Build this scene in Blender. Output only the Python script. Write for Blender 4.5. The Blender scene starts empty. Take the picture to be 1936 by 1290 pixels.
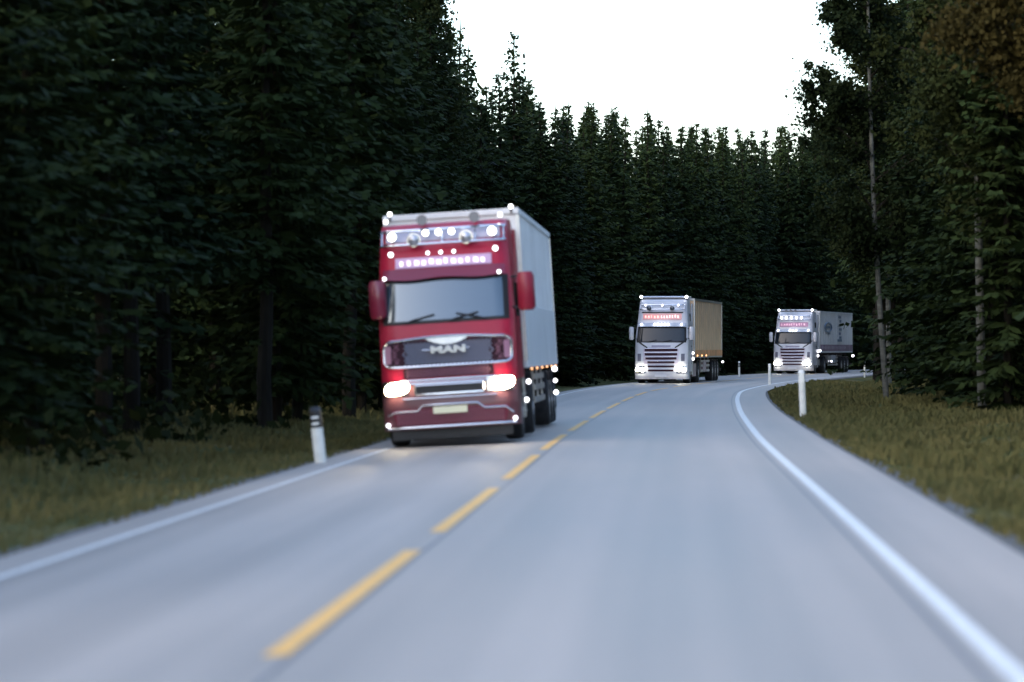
import bpy, bmesh, math, random
import numpy as np
from mathutils import Vector, Matrix

R = math.radians
sc = bpy.context.scene
COL = sc.collection

# ------------------------------------------------------------------ camera
cam_d = bpy.data.cameras.new('camera')
cam = bpy.data.objects.new('camera', cam_d)
COL.objects.link(cam)
cam.location = (0, 0, 1.71)
cam.rotation_euler = (R(90.11), 0, 0)
cam_d.sensor_width = 36
cam_d.lens = 112.5
cam_d.clip_start = 0.3
cam_d.clip_end = 6000
cam_d.dof.use_dof = True                 # telephoto focused on the far trucks, so the near truck, verges and forest edge go soft
cam_d.dof.focus_distance = 160
cam_d.dof.aperture_fstop = 1.2
sc.camera = cam

# ------------------------------------------------------------------ sky and sun (dusk, exposed for the road)
world = bpy.data.worlds.new('World')
sc.world = world
world.use_nodes = True
wn = world.node_tree
bg = wn.nodes['Background']
sky = wn.nodes.new('ShaderNodeTexSky')
sky.sky_type = 'NISHITA'
sky.sun_disc = False
SUN_EL, SUN_AZ = 25.0, 226.0               # degrees; azimuth clockwise from +Y (ahead)
sky.sun_elevation = R(SUN_EL)
sky.sun_rotation = R(SUN_AZ)
sky.air_density = 1.0
sky.dust_density = 1.5
sky.ozone_density = 1.0
wn.links.new(sky.outputs[0], bg.inputs[0])
bg.inputs[1].default_value = 0.15

sun_d = bpy.data.lights.new('sun', 'SUN')
sun_d.energy = 0.10
sun_d.angle = R(20)
sun_d.color = (1.0, 0.93, 0.82)
sun = bpy.data.objects.new('sun', sun_d)
COL.objects.link(sun)
sd = Vector((math.sin(R(SUN_AZ)) * math.cos(R(SUN_EL)), math.cos(R(SUN_AZ)) * math.cos(R(SUN_EL)), math.sin(R(SUN_EL))))
sun.rotation_euler = sd.to_track_quat('Z', 'Y').to_euler()

sc.view_settings.view_transform = 'Standard'
sc.view_settings.look = 'None'
sc.view_settings.gamma = 1
sc.view_settings.exposure = 1.85

# ------------------------------------------------------------------ materials
MATS = {}
def mat(name, color, rough=0.5, metal=0.0, noise=0.0, nscale=8.0, bump=0.0, emit=None, estr=0.0, coat=0.0, spec=0.5, nrough=0.0, rnd=0.0, stretch=None):
    if name in MATS:
        return MATS[name]
    m = bpy.data.materials.new(name)
    m.use_nodes = True
    nt = m.node_tree
    b = nt.nodes['Principled BSDF']
    b.inputs['Base Color'].default_value = (*color, 1)
    b.inputs['Roughness'].default_value = rough
    b.inputs['Metallic'].default_value = metal
    b.inputs['Specular IOR Level'].default_value = spec
    b.inputs['Coat Weight'].default_value = coat
    b.inputs['Coat Roughness'].default_value = 0.08
    if noise or bump or nrough:
        tc = nt.nodes.new('ShaderNodeTexCoord')
        mp = nt.nodes.new('ShaderNodeMapping')
        if stretch: mp.inputs['Scale'].default_value = stretch
        nz = nt.nodes.new('ShaderNodeTexNoise')
        nz.inputs['Scale'].default_value = nscale
        nz.inputs['Detail'].default_value = 6
        nt.links.new(tc.outputs['Object'], mp.inputs[0])
        nt.links.new(mp.outputs[0], nz.inputs['Vector'])
        if noise:
            mr = nt.nodes.new('ShaderNodeMapRange')
            mr.inputs[1].default_value = 0.3; mr.inputs[2].default_value = 0.7
            mr.inputs[3].default_value = 1 - noise; mr.inputs[4].default_value = 1 + noise
            nt.links.new(nz.outputs[0], mr.inputs[0])
            vm = nt.nodes.new('ShaderNodeVectorMath'); vm.operation = 'SCALE'
            vm.inputs[0].default_value = color
            nt.links.new(mr.outputs[0], vm.inputs['Scale'])
            last = vm.outputs[0]
            if rnd:
                oi = nt.nodes.new('ShaderNodeObjectInfo')
                m2 = nt.nodes.new('ShaderNodeMapRange')
                m2.inputs[3].default_value = 1 - rnd; m2.inputs[4].default_value = 1 + rnd
                nt.links.new(oi.outputs['Random'], m2.inputs[0])
                v2 = nt.nodes.new('ShaderNodeVectorMath'); v2.operation = 'SCALE'
                nt.links.new(last, v2.inputs[0]); nt.links.new(m2.outputs[0], v2.inputs['Scale'])
                last = v2.outputs[0]
            nt.links.new(last, b.inputs['Base Color'])
        if nrough:
            m3 = nt.nodes.new('ShaderNodeMapRange')
            m3.inputs[1].default_value = 0.3; m3.inputs[2].default_value = 0.7
            m3.inputs[3].default_value = max(0, rough - nrough); m3.inputs[4].default_value = rough + nrough
            nt.links.new(nz.outputs[0], m3.inputs[0]); nt.links.new(m3.outputs[0], b.inputs['Roughness'])
        if bump:
            bp = nt.nodes.new('ShaderNodeBump')
            bp.inputs['Strength'].default_value = bump
            bp.inputs['Distance'].default_value = 0.02
            nt.links.new(nz.outputs[0], bp.inputs['Height'])
            nt.links.new(bp.outputs[0], b.inputs['Normal'])
    if emit:
        b.inputs['Emission Color'].default_value = (*emit, 1)
        b.inputs['Emission Strength'].default_value = estr
    MATS[name] = m
    return m

def foliage_mat(name, c1, c2, trans=0.25):
    m = bpy.data.materials.new(name); m.use_nodes = True
    nt = m.node_tree; b = nt.nodes['Principled BSDF']
    b.inputs['Roughness'].default_value = 0.75
    b.inputs['Specular IOR Level'].default_value = 0.06
    tc = nt.nodes.new('ShaderNodeTexCoord')
    nz = nt.nodes.new('ShaderNodeTexNoise'); nz.inputs['Scale'].default_value = 0.55; nz.inputs['Detail'].default_value = 5
    nt.links.new(tc.outputs['Object'], nz.inputs['Vector'])
    oi = nt.nodes.new('ShaderNodeObjectInfo')
    ad = nt.nodes.new('ShaderNodeMath'); ad.operation = 'MULTIPLY_ADD'
    ad.inputs[1].default_value = 0.5
    nt.links.new(oi.outputs['Random'], ad.inputs[0]); nt.links.new(nz.outputs[0], ad.inputs[2])
    cr = nt.nodes.new('ShaderNodeValToRGB')
    cr.color_ramp.elements[0].position = 0.45; cr.color_ramp.elements[0].color = (*c1, 1)
    cr.color_ramp.elements[1].position = 0.98; cr.color_ramp.elements[1].color = (*c2, 1)
    nt.links.new(ad.outputs[0], cr.inputs[0])
    nt.links.new(cr.outputs[0], b.inputs['Base Color'])
    tr = nt.nodes.new('ShaderNodeBsdfTranslucent')
    nt.links.new(cr.outputs[0], tr.inputs[0])
    mx = nt.nodes.new('ShaderNodeMixShader'); mx.inputs[0].default_value = trans
    out = nt.nodes['Material Output']
    nt.links.new(b.outputs[0], mx.inputs[1]); nt.links.new(tr.outputs[0], mx.inputs[2])
    nt.links.new(mx.outputs[0], out.inputs[0])
    return m

NEEDLE = foliage_mat('spruce_needles', (0.007, 0.015, 0.006), (0.023, 0.037, 0.012), 0.10)
LEAF_DK = foliage_mat('dark_leaves', (0.007, 0.013, 0.005), (0.021, 0.028, 0.009), 0.10)
LEAF_AU = foliage_mat('autumn_leaves', (0.016, 0.017, 0.007), (0.046, 0.038, 0.012), 0.2)
GRASSB = foliage_mat('grass_blades', (0.070, 0.085, 0.034), (0.16, 0.14, 0.060), 0.3)
BARK = mat('spruce_bark', (0.014, 0.013, 0.011), 0.95, spec=.1, noise=.4, nscale=5, bump=.5, stretch=(1, 1, .2))
BIRCH = mat('birch_bark', (0.065, 0.07, 0.065), 0.8, noise=.45, nscale=3, bump=.3, stretch=(1, 1, 3))

# ------------------------------------------------------------------ object helpers
def add(name, me, m, parent=None):
    o = bpy.data.objects.new(name, me)
    COL.objects.link(o)
    if m is not None:
        if not me.materials: me.materials.append(m)
    if parent is not None: o.parent = parent
    return o

def tag(o, label=None, cat=None, group=None, kind=None):
    if label: o['label'] = label
    if cat: o['category'] = cat
    if group: o['group'] = group
    if kind: o['kind'] = kind
    return o

def empty(name, loc=(0, 0, 0), rot=(0, 0, 0)):
    o = bpy.data.objects.new(name, None)
    COL.objects.link(o)
    o.location = loc; o.rotation_euler = rot
    o.empty_display_size = 0.3
    return o

def np_mesh(name, V, F, smooth=False, uv=None):
    V = np.asarray(V, dtype=np.float32); F = np.asarray(F, dtype=np.int32)
    me = bpy.data.meshes.new(name)
    me.vertices.add(len(V)); me.vertices.foreach_set('co', V.ravel())
    k = F.shape[1]
    me.loops.add(F.size); me.loops.foreach_set('vertex_index', F.ravel())
    me.polygons.add(len(F))
    me.polygons.foreach_set('loop_start', np.arange(0, F.size, k, dtype=np.int32))
    me.polygons.foreach_set('loop_total', np.full(len(F), k, dtype=np.int32))
    if smooth: me.polygons.foreach_set('use_smooth', np.ones(len(F), dtype=bool))
    me.update(calc_edges=True)
    if uv is not None:
        l = me.uv_layers.new(name='UVMap')
        l.data.foreach_set('uv', np.asarray(uv, dtype=np.float32)[F.ravel()].ravel())
    return me

class MB:
    """collects shapes and links them as one mesh object"""
    def __init__(s): s.v = []; s.f = []
    def quad_strip(s, rings, closed=True, cap=True):
        b = len(s.v); n = len(rings[0])
        for r in rings: s.v += [tuple(p) for p in r]
        for i in range(len(rings) - 1):
            for j in range(n if closed else n - 1):
                k = (j + 1) % n
                s.f.append((b + i*n + j, b + i*n + k, b + (i+1)*n + k, b + (i+1)*n + j))
        if cap and closed:
            s.f.append(tuple(b + j for j in reversed(range(n))))
            s.f.append(tuple(b + (len(rings)-1)*n + j for j in range(n)))
    def box(s, x, y, z, sx, sy, sz, rz=0, rx=0, ry=0):
        M = Matrix.Translation((x, y, z)) @ Matrix.Rotation(rz, 4, 'Z') @ Matrix.Rotation(ry, 4, 'Y') @ Matrix.Rotation(rx, 4, 'X')
        b = len(s.v)
        for dx in (-.5, .5):
            for dy in (-.5, .5):
                for dz in (-.5, .5):
                    s.v.append(tuple(M @ Vector((dx*sx, dy*sy, dz*sz))))
        for f in ((0,1,3,2),(4,6,7,5),(0,4,5,1),(2,3,7,6),(0,2,6,4),(1,5,7,3)):
            s.f.append(tuple(b+i for i in f))
    def tube(s, pts, r, n=8, rend=None):
        pts = [Vector(p) for p in pts]
        rings = []; u = None
        for i, p in enumerate(pts):
            d = (pts[min(i+1, len(pts)-1)] - pts[max(i-1, 0)]).normalized()
            if u is None:
                u = d.cross(Vector((0, 0, 1)))
                if u.length < .3: u = d.cross(Vector((0, 1, 0)))
            else:
                u = u - d*u.dot(d)
            u.normalize(); w = d.cross(u)
            rr = r if rend is None else r + (rend - r) * i / (len(pts)-1)
            rings.append([p + (u*math.cos(a) + w*math.sin(a))*rr for a in [2*math.pi*k/n for k in range(n)]])
        s.quad_strip(rings)
    def lathe(s, c, axis, prof, n=28):
        """prof: (radius, along) pairs; axis 'x', 'y' or 'z'"""
        rings = []
        for r, t in prof:
            ring = []
            for k in range(n):
                a = 2*math.pi*k/n; u, w = r*math.cos(a), r*math.sin(a)
                p = {'x': (t, u, w), 'y': (u, t, w), 'z': (u, w, t)}[axis]
                ring.append((c[0]+p[0], c[1]+p[1], c[2]+p[2]))
            rings.append(ring)
        s.quad_strip(rings)
    def prism(s, poly, axis, a, b):
        """poly of 2D points extruded along an axis from a to b"""
        def P(u, w, t): return {'x': (t, u, w), 'y': (u, t, w), 'z': (u, w, t)}[axis]
        s.quad_strip([[P(u, w, a) for u, w in poly], [P(u, w, b) for u, w in poly]])
    def sheet(s, grid, thick):
        """grid[i][j] of points; made solid towards +y by thick"""
        ni, nj = len(grid), len(grid[0])
        b = len(s.v)
        for r in grid: s.v += [tuple(p) for p in r]
        for r in grid: s.v += [(p[0], p[1]+thick, p[2]) for p in r]
        o = ni*nj
        for i in range(ni-1):
            for j in range(nj-1):
                q = (b+i*nj+j, b+i*nj+j+1, b+(i+1)*nj+j+1, b+(i+1)*nj+j)
                s.f.append(q); s.f.append(tuple(o+x for x in reversed(q)))
        def side(idx):
            for a, c in zip(idx[:-1], idx[1:]): s.f.append((b+a, b+o+a, b+o+c, b+c))
        side([j for j in range(nj)]); side([(ni-1)*nj+j for j in reversed(range(nj))])
        side([i*nj for i in reversed(range(ni))]); side([i*nj+nj-1 for i in range(ni)])
    def build(s, name, m, parent=None, bevel=0.0, smooth=True, angle=35):
        me = bpy.data.meshes.new(name)
        me.from_pydata(s.v, [], s.f)
        bm = bmesh.new(); bm.from_mesh(me)
        bmesh.ops.recalc_face_normals(bm, faces=bm.faces)
        if bevel:
            es = [e for e in bm.edges if len(e.link_faces) == 2 and e.calc_face_angle(0) > R(40)]
            if es: bmesh.ops.bevel(bm, geom=es, offset=bevel, segments=2, affect='EDGES', clamp_overlap=True)
        for f in bm.faces: f.smooth = smooth
        if smooth:
            for e in bm.edges:
                if len(e.link_faces) == 2 and e.calc_face_angle(0) > R(angle): e.smooth = False
        bm.to_mesh(me); bm.free()
        return add(name, me, m, parent)

# ------------------------------------------------------------------ the road's course
YG = np.arange(-140, 620.5, 1.0)
def curve(pts, sig=6):
    p = np.array(pts, dtype=float)
    v = np.interp(YG, p[:, 0], p[:, 1])
    k = np.exp(-0.5*(np.arange(-3*sig, 3*sig+1)/sig)**2); k /= k.sum()
    pad = np.concatenate([v[0] + (v[1]-v[0])*np.arange(-3*sig, 0), v, v[-1] + (v[-1]-v[-2])*np.arange(1, 3*sig+1)])
    return np.convolve(pad, k, mode='valid')
CX = curve([(-140, -9.3), (0, -2.23), (17.4, -1.33), (27.4, -.81), (38.6, -.22), (59, .80), (82.8, 2.25), (105, 3.75), (124.6, 5.3), (140, 7.3), (151, 8.9), (165, 11.2), (180, 14.0), (205, 19.4), (225, 24.6), (260, 35.5), (300, 50), (400, 92), (620, 190)], 5)
LL = curve([(-140, -3.3), (24, -3.25), (60, -3.0), (120, -3.0), (155, -3.3), (620, -3.3)])
LE = curve([(-140, -3.95), (24, -3.85), (60, -3.6), (120, -3.5), (155, -3.8), (620, -3.8)])
RL = curve([(-140, 4.0), (20, 4.0), (44, 3.85), (84, 3.66), (140, 3.55), (620, 3.5)])
RE = curve([(-140, 5.1), (26, 5.07), (58, 4.95), (85, 4.7), (132, 4.5), (620, 4.2)])
BK = curve([(-140, .03), (0, .04), (20, .045), (80, .045), (120, .02), (140, .0), (620, 0)])
def at(C, Y): return float(np.interp(Y, YG, C))
def road_z(Y, d): return at(BK, Y)*min(d, 0.0)
def slope_at(Y): return math.atan((at(CX, Y+1)-at(CX, Y-1))/2)

def ground_off(Y, d):
    """height of the ground beside and under the road at offset d from the centre line"""
    le, re = at(LE, Y), at(RE, Y)
    if le - .05 <= d <= re + .05: return road_z(Y, d) - 0.09
    base = road_z(Y, le) if d < 0 else 0.0
    t = (le - d) if d < 0 else (d - re)
    side = -1 if d < 0 else 1
    z = base - 0.03
    # shallow ditch then a low rise to the forest floor
    if t < 1.0: z -= .06*t
    elif t < 4: z -= .06 + .12*math.sin((t-1)/3*math.pi)
    else: z += -.06 + (min((t-4)*.05, 1.5) if side < 0 else min((t-4)*.012, .8))
    if t > 1: z += .07*math.sin(Y*.31+d*.9) * min(1, (t-1)/3) + .05*math.sin(Y*.83-d*1.7)*min(1, (t-1)/3)
    if t > 45: z += min(14, (t-45)*.09)
    if Y > 330 and t > 6: z += min(15, (Y-330)*.1)
    return z
def ground_z(X, Y):
    return ground_off(Y, X - at(CX, Y))

def strip(name, Ys, offs, dz, m, kind='structure', zf=None, lab=None):
    """a sheet that follows the road: offs is a list of curves (arrays over YG or numbers)"""
    V, F, UV = [], [], []
    for Y in Ys:
        th = slope_at(Y); c = at(CX, Y)
        for o in offs:
            d = at(o, Y) if isinstance(o, np.ndarray) else o
            V.append((c + d, Y, (zf or road_z)(Y, d) + dz)); UV.append((d, Y))
    n = len(offs)
    for i in range(len(Ys)-1):
        for j in range(n-1):
            F.append((i*n+j, i*n+j+1, (i+1)*n+j+1, (i+1)*n+j))
    me = np_mesh(name, V, F, smooth=True, uv=UV)
    o = add(name, me, m); tag(o, kind=kind)
    if lab: o['label'] = lab
    return o

def asphalt(name, base, tint):
    m = bpy.data.materials.new(name); m.use_nodes = True
    nt = m.node_tree; b = nt.nodes['Principled BSDF']
    uv = nt.nodes.new('ShaderNodeUVMap')
    def noise(scale, det, sx=1, sy=1):
        mp = nt.nodes.new('ShaderNodeMapping'); mp.inputs['Scale'].default_value = (sx, sy, 1)
        nz = nt.nodes.new('ShaderNodeTexNoise'); nz.inputs['Scale'].default_value = scale; nz.inputs['Detail'].default_value = det
        nt.links.new(uv.outputs[0], mp.inputs[0]); nt.links.new(mp.outputs[0], nz.inputs['Vector'])
        return nz.outputs[0]
    fine = noise(90, 4); big = noise(.5, 4, 1.0, .12); lanes = noise(1.1, 2, 1.0, .01)
    def mix(a, c, wa, wc):
        n1 = nt.nodes.new('ShaderNodeMath'); n1.operation = 'MULTIPLY'; n1.inputs[1].default_value = wa
        n2 = nt.nodes.new('ShaderNodeMath'); n2.operation = 'MULTIPLY_ADD'; n2.inputs[1].default_value = wc
        nt.links.new(a, n1.inputs[0]); nt.links.new(c, n2.inputs[0]); nt.links.new(n1.outputs[0], n2.inputs[2])
        return n2.outputs[0]
    s = mix(mix(fine, big, .30, .32), lanes, 1, .50)
    cr = nt.nodes.new('ShaderNodeValToRGB')
    lo = [base*.58*t for t in tint]; hi = [base*1.48*t for t in tint]
    cr.color_ramp.elements[0].position = .36; cr.color_ramp.elements[0].color = (*lo, 1)
    cr.color_ramp.elements[1].position = .72; cr.color_ramp.elements[1].color = (*hi, 1)
    nt.links.new(s, cr.inputs[0]); nt.links.new(cr.outputs[0], b.inputs['Base Color'])
    mr = nt.nodes.new('ShaderNodeMapRange')
    mr.inputs[1].default_value = .35; mr.inputs[2].default_value = .65; mr.inputs[3].default_value = .50; mr.inputs[4].default_value = .68
    nt.links.new(mix(big, lanes, .5, .5), mr.inputs[0]); nt.links.new(mr.outputs[0], b.inputs['Roughness'])
    b.inputs['Specular IOR Level'].default_value = .35
    bp = nt.nodes.new('ShaderNodeBump'); bp.inputs['Strength'].default_value = .35; bp.inputs['Distance'].default_value = .006
    nt.links.new(fine, bp.inputs['Height']); nt.links.new(bp.outputs[0], b.inputs['Normal'])
    return m

ROAD = asphalt('asphalt', 0.305, (1.09, 1.0, .93))
YS = list(np.arange(-120, 20, 4.0)) + list(np.arange(20, 260, 1.5)) + list(np.arange(260, 600, 5.0))
strip('road', YS, [LE, LL, -1.6, 0.0, 1.9, RL, RE], 0.0, ROAD)

def paint(name, c, rough=.6):
    m = bpy.data.materials.new(name); m.use_nodes = True
    nt = m.node_tree; b = nt.nodes['Principled BSDF']; b.inputs['Roughness'].default_value = rough
    uv = nt.nodes.new('ShaderNodeUVMap'); nz = nt.nodes.new('ShaderNodeTexNoise'); nz.inputs['Scale'].default_value = 14; nz.inputs['Detail'].default_value = 6
    nt.links.new(uv.outputs[0], nz.inputs['Vector'])
    cr = nt.nodes.new('ShaderNodeValToRGB')
    cr.color_ramp.elements[0].position = .3; cr.color_ramp.elements[0].color = (*[x*.55 for x in c], 1)
    cr.color_ramp.elements[1].position = .5; cr.color_ramp.elements[1].color = (*c, 1)
    nt.links.new(nz.outputs[0], cr.inputs[0]); nt.links.new(cr.outputs[0], b.inputs['Base Color'])
    return m
WHITE_P = paint('white_road_paint', (.78, .80, .80)); YELLOW_P = paint('yellow_road_paint', (.88, .50, .12))
def band(name, C, w, Ys, m):
    return strip(name, Ys, [C - w/2, C + w/2], 0.005, m)
band('edge_line', RL, .14, YS, WHITE_P)
band('edge_line', LL, .09, YS, WHITE_P)
ZERO = CX*0
Y0 = 17.7 - 11.9*6
for k in range(40):
    a = Y0 + 11.9*k
    if a > 300: break
    band('centre_line', ZERO, .145, list(np.linspace(a, a+9.2, 8)), YELLOW_P)

# dark worn joint line between the lanes where the paint is missing
JOINT = mat('tar_joint', (.13, .13, .14), .5, noise=.3, nscale=9)
strip('road_joint', list(np.arange(-20, 200, 3.0)), [0.085, 0.12], 0.003, JOINT)
strip('road_joint', list(np.arange(-20, 200, 3.0)), [RL-.20, RL-.165], 0.003, JOINT)
# wheel-worn shoulder: coarse gravelly edge beside the asphalt
GRAVEL = mat('gravel', (.12, .125, .13), .9, noise=.5, nscale=14, bump=.6)
def gz(Y, d): return ground_off(Y, d)
strip('gravel_shoulder', YS, [RE-.05, RE+.14, RE+.34], 0.012, GRAVEL, zf=lambda Y, d: max(ground_off(Y, d), ground_off(Y, d) if abs(d-at(RE, Y)) > .08 else -0.03))
strip('gravel_shoulder', YS, [LE-.30, LE-.12, LE+.05], 0.012, GRAVEL, zf=lambda Y, d: ground_off(Y, d) if d < at(LE, Y)-.08 else road_z(Y, d)-.03)

# ------------------------------------------------------------------ the ground
def ground_mat():
    m = bpy.data.materials.new('grass_ground'); m.use_nodes = True
    nt = m.node_tree; b = nt.nodes['Principled BSDF']; b.inputs['Roughness'].default_value = .95
    b.inputs['Specular IOR Level'].default_value = .1
    uv = nt.nodes.new('ShaderNodeUVMap'); sx = nt.nodes.new('ShaderNodeSeparateXYZ'); nt.links.new(uv.outputs[0], sx.inputs[0])
    tc = nt.nodes.new('ShaderNodeTexCoord')
    n1 = nt.nodes.new('ShaderNodeTexNoise'); n1.inputs['Scale'].default_value = .45; n1.inputs['Detail'].default_value = 8
    n2 = nt.nodes.new('ShaderNodeTexNoise'); n2.inputs['Scale'].default_value = 7; n2.inputs['Detail'].default_value = 6
    for n in (n1, n2): nt.links.new(tc.outputs['Object'], n.inputs['Vector'])
    g = nt.nodes.new('ShaderNodeValToRGB')
    g.color_ramp.elements[0].position = .35; g.color_ramp.elements[0].color = (.075, .10, .035, 1)
    g.color_ramp.elements[1].position = .68; g.color_ramp.elements[1].color = (.20, .165, .07, 1)
    e = g.color_ramp.elements.new(.5); e.color = (.125, .135, .05, 1)
    nt.links.new(n1.outputs[0], g.inputs[0])
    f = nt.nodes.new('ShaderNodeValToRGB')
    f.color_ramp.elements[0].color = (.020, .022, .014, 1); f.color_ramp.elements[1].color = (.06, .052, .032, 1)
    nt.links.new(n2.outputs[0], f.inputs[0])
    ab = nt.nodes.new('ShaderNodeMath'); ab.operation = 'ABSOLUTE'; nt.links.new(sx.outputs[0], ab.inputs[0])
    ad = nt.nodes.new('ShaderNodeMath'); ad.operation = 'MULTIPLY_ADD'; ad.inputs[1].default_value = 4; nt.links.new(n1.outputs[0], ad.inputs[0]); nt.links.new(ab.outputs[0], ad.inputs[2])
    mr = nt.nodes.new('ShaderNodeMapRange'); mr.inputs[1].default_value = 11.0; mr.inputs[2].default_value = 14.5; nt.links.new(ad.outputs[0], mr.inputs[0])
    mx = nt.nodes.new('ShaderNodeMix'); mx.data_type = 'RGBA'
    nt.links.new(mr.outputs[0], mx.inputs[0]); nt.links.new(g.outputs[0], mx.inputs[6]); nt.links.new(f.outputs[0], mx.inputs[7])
    ml = nt.nodes.new('ShaderNodeMix'); ml.data_type = 'RGBA'; ml.blend_type = 'MULTIPLY'; ml.inputs[0].default_value = .6
    nt.links.new(mx.outputs[2], ml.inputs[6]); nt.links.new(n2.outputs[0], ml.inputs[7])
    nt.links.new(ml.outputs[2], b.inputs['Base Color'])
    bp = nt.nodes.new('ShaderNodeBump'); bp.inputs['Strength'].default_value = .8; bp.inputs['Distance'].default_value = .08
    nt.links.new(n2.outputs[0], bp.inputs['Height']); nt.links.new(bp.outputs[0], b.inputs['Normal'])
    return m
GROUND = ground_mat()
offs = [-900, -500, -300, -200, -140, -100, -75, -60, -48, -40, -33, -27, -22, -18, -15, -13] + [-12 + i*.5 for i in range(16)] + [-4.0, -3.4, -2, 0, 2, 3.9] + [4.3 + .3*i for i in range(6)] + [6.5 + .6*i for i in range(12)] + [15, 17, 20, 24, 29, 36, 44, 55, 70, 90, 130, 200, 300, 500, 900]
GY = [-1200, -700, -400, -250, -180] + list(np.arange(-138, 16, 6.0)) + list(np.arange(16, 260, 2.0)) + list(np.arange(262, 600, 7.0)) + [650, 800, 1100, 1600, 2500]
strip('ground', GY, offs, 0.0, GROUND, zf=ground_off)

# ------------------------------------------------------------------ grass on the verges
rng = np.random.default_rng(5)
def grass(name, n, Yr, dr, h, lab):
    Y = rng.uniform(*Yr, n*2); d = rng.uniform(*dr, n*2)
    X = np.interp(Y, YG, CX) + d
    keep = (np.abs(X) < 0.175*np.maximum(Y, 0) + 2)
    keep &= ((d > 0) & (d > np.interp(Y, YG, RE)+.12)) | ((d < 0) & (d < np.interp(Y, YG, LE)-.10))
    X, Y, d = X[keep][:n], Y[keep][:n], d[keep][:n]
    n = len(X)
    Z = np.array([ground_off(y, q) for y, q in zip(Y, d)])
    t = np.minimum(1, (np.abs(d)-3.8)/2.2)
    H = h*rng.uniform(.4, 1.25, n)*(.35+.65*np.clip(t, 0, 1))*(.7+.5*np.sin(X*1.3+Y*.7)*np.sin(Y*.23))
    a = rng.uniform(0, 2*np.pi, n); w = .012+.012*rng.random(n)
    w = w*(1+Y/60)
    bx, by = np.cos(a)*w, np.sin(a)*w
    lx, ly = rng.normal(0, .35, n)*H, rng.normal(0, .35, n)*H
    V = np.stack([np.stack([X-bx, Y-by, Z-.02], 1), np.stack([X+bx, Y+by, Z-.02], 1),
                  np.stack([X+bx*.6+lx*.4, Y+by*.6+ly*.4, Z+H*.6], 1), np.stack([X-bx*.2+lx, Y-by*.2+ly, Z+H], 1)], 1).reshape(-1, 3)
    F = np.arange(n*4).reshape(n, 4)
    tag(add(name, np_mesh(name, V, F), GRASSB), lab, 'grass', kind='stuff')
grass('grass', 34000, (20, 125), (-13, -3.7), .24, 'rough dull green and straw grass on the verge left of the road')
grass('grass', 60000, (22, 165), (4.4, 16), .22, 'rough olive and straw grass on the verge inside the bend')

# ------------------------------------------------------------------ trees
def spruce_mesh(H, Rr, seed, z0=.04, dens=1.0, leaf=1.0):
    r = np.random.default_rng(seed)
    V = []
    z = H*z0 + .2
    def taper(t): return min(1.0, (1-t)*1.35)**.72
    while z < H*.985:
        t = z/H
        nb = int((6 if t < .75 else 5)*dens + .5)
        a0 = r.uniform(0, 6.28)
        for k in range(nb):
            L = Rr*taper(t)*r.uniform(.62, 1.12)*(1 if t > .12 else .6+3*t)
            if L < .12: L = .12
            if r.random() < .06: L *= .5
            az = a0 + 6.283*k/nb + r.normal(0, .28)
            el = .35*(t-.55) + r.normal(0, .07)
            ca, sa = math.cos(az), math.sin(az)
            step = .20*leaf
            ns = max(2, int(L/step))
            zz = z + r.normal(0, .08)
            for i in range(ns):
                u = (i+.6)/ns
                s = L*u
                hz = zz + s*math.tan(el) - .16*s*s/max(Rr, 1)*(1.3-t) + .12*u*u*u*L
                wdt = (.62*(1-u*.75)+.12)*min(1, L*.7+.2)*leaf**.5
                for sd_ in (-1, 1):
                    ang = az + sd_*(.95-.4*u) + r.normal(0, .2)
                    l = wdt*r.uniform(.6, 1.15)
                    dx, dy = math.cos(ang), math.sin(ang)
                    dr = -.30*l + r.normal(0, .09)
                    bx, by = ca*s, sa*s
                    wd = .085*leaf + .02*r.random()
                    nx, ny = -dy*wd, dx*wd
                    roll = r.normal(0, .5)*wd
                    V += [(bx, by, hz), (bx+dx*l*.55+nx, by+dy*l*.55+ny, hz+dr*.5+roll),
                          (bx+dx*l, by+dy*l, hz+dr), (bx+dx*l*.5-nx, by+dy*l*.5-ny, hz+dr*.5-roll)]
                # hanging twig
                if r.random() < .55*dens:
                    l = wdt*r.uniform(.35, .7); wd = .08*leaf
                    bx, by = ca*s, sa*s
                    V += [(bx-sa*wd, by+ca*wd, hz), (bx+sa*wd, by-ca*wd, hz), (bx+sa*wd*.5+ca*.05, by-ca*wd*.5, hz-l*.7), (bx+ca*.06, by+sa*.06, hz-l)]
        z += (.30 + .18*(1-t))*r.uniform(.8, 1.2)/dens**.5
    # top shoot
    V += [(-.05, 0, H*.95), (.05, 0, H*.95), (.012, 0, H+.25), (-.012, 0, H+.25)]
    V += [(0, -.05, H*.95), (0, .05, H*.95), (0, .012, H+.2), (0, -.012, H+.2)]
    V = np.array(V); F = np.arange(len(V)).reshape(-1, 4)
    return V, F

def trunk_mesh(H, r0, seed, lean=0.0, name='trunk', top=.97, stubs=0):
    r = random.Random(seed)
    mb = MB(); pts = []; n = 12
    for i in range(n+1):
        t = i/n
        pts.append((lean*t*t*H + r.uniform(-.04, .04)*(i > 0), r.uniform(-.04, .04)*(i > 0), t*H*top - .25*(i == 0)))
    mb.tube(pts, r0, 9, rend=.03)
    for k in range(stubs):
        z = r.uniform(.1, .6)*H; a = r.uniform(0, 6.28); l = r.uniform(.3, 1.0)
        x0 = lean*(z/H)**2*H
        mb.tube([(x0, 0, z), (x0+math.cos(a)*l, math.sin(a)*l, z-.1*l)], .025, 5, rend=.008)
    me_o = mb.build(name, None)
    me = me_o.data; bpy.data.objects.remove(me_o)
    return me

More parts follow.
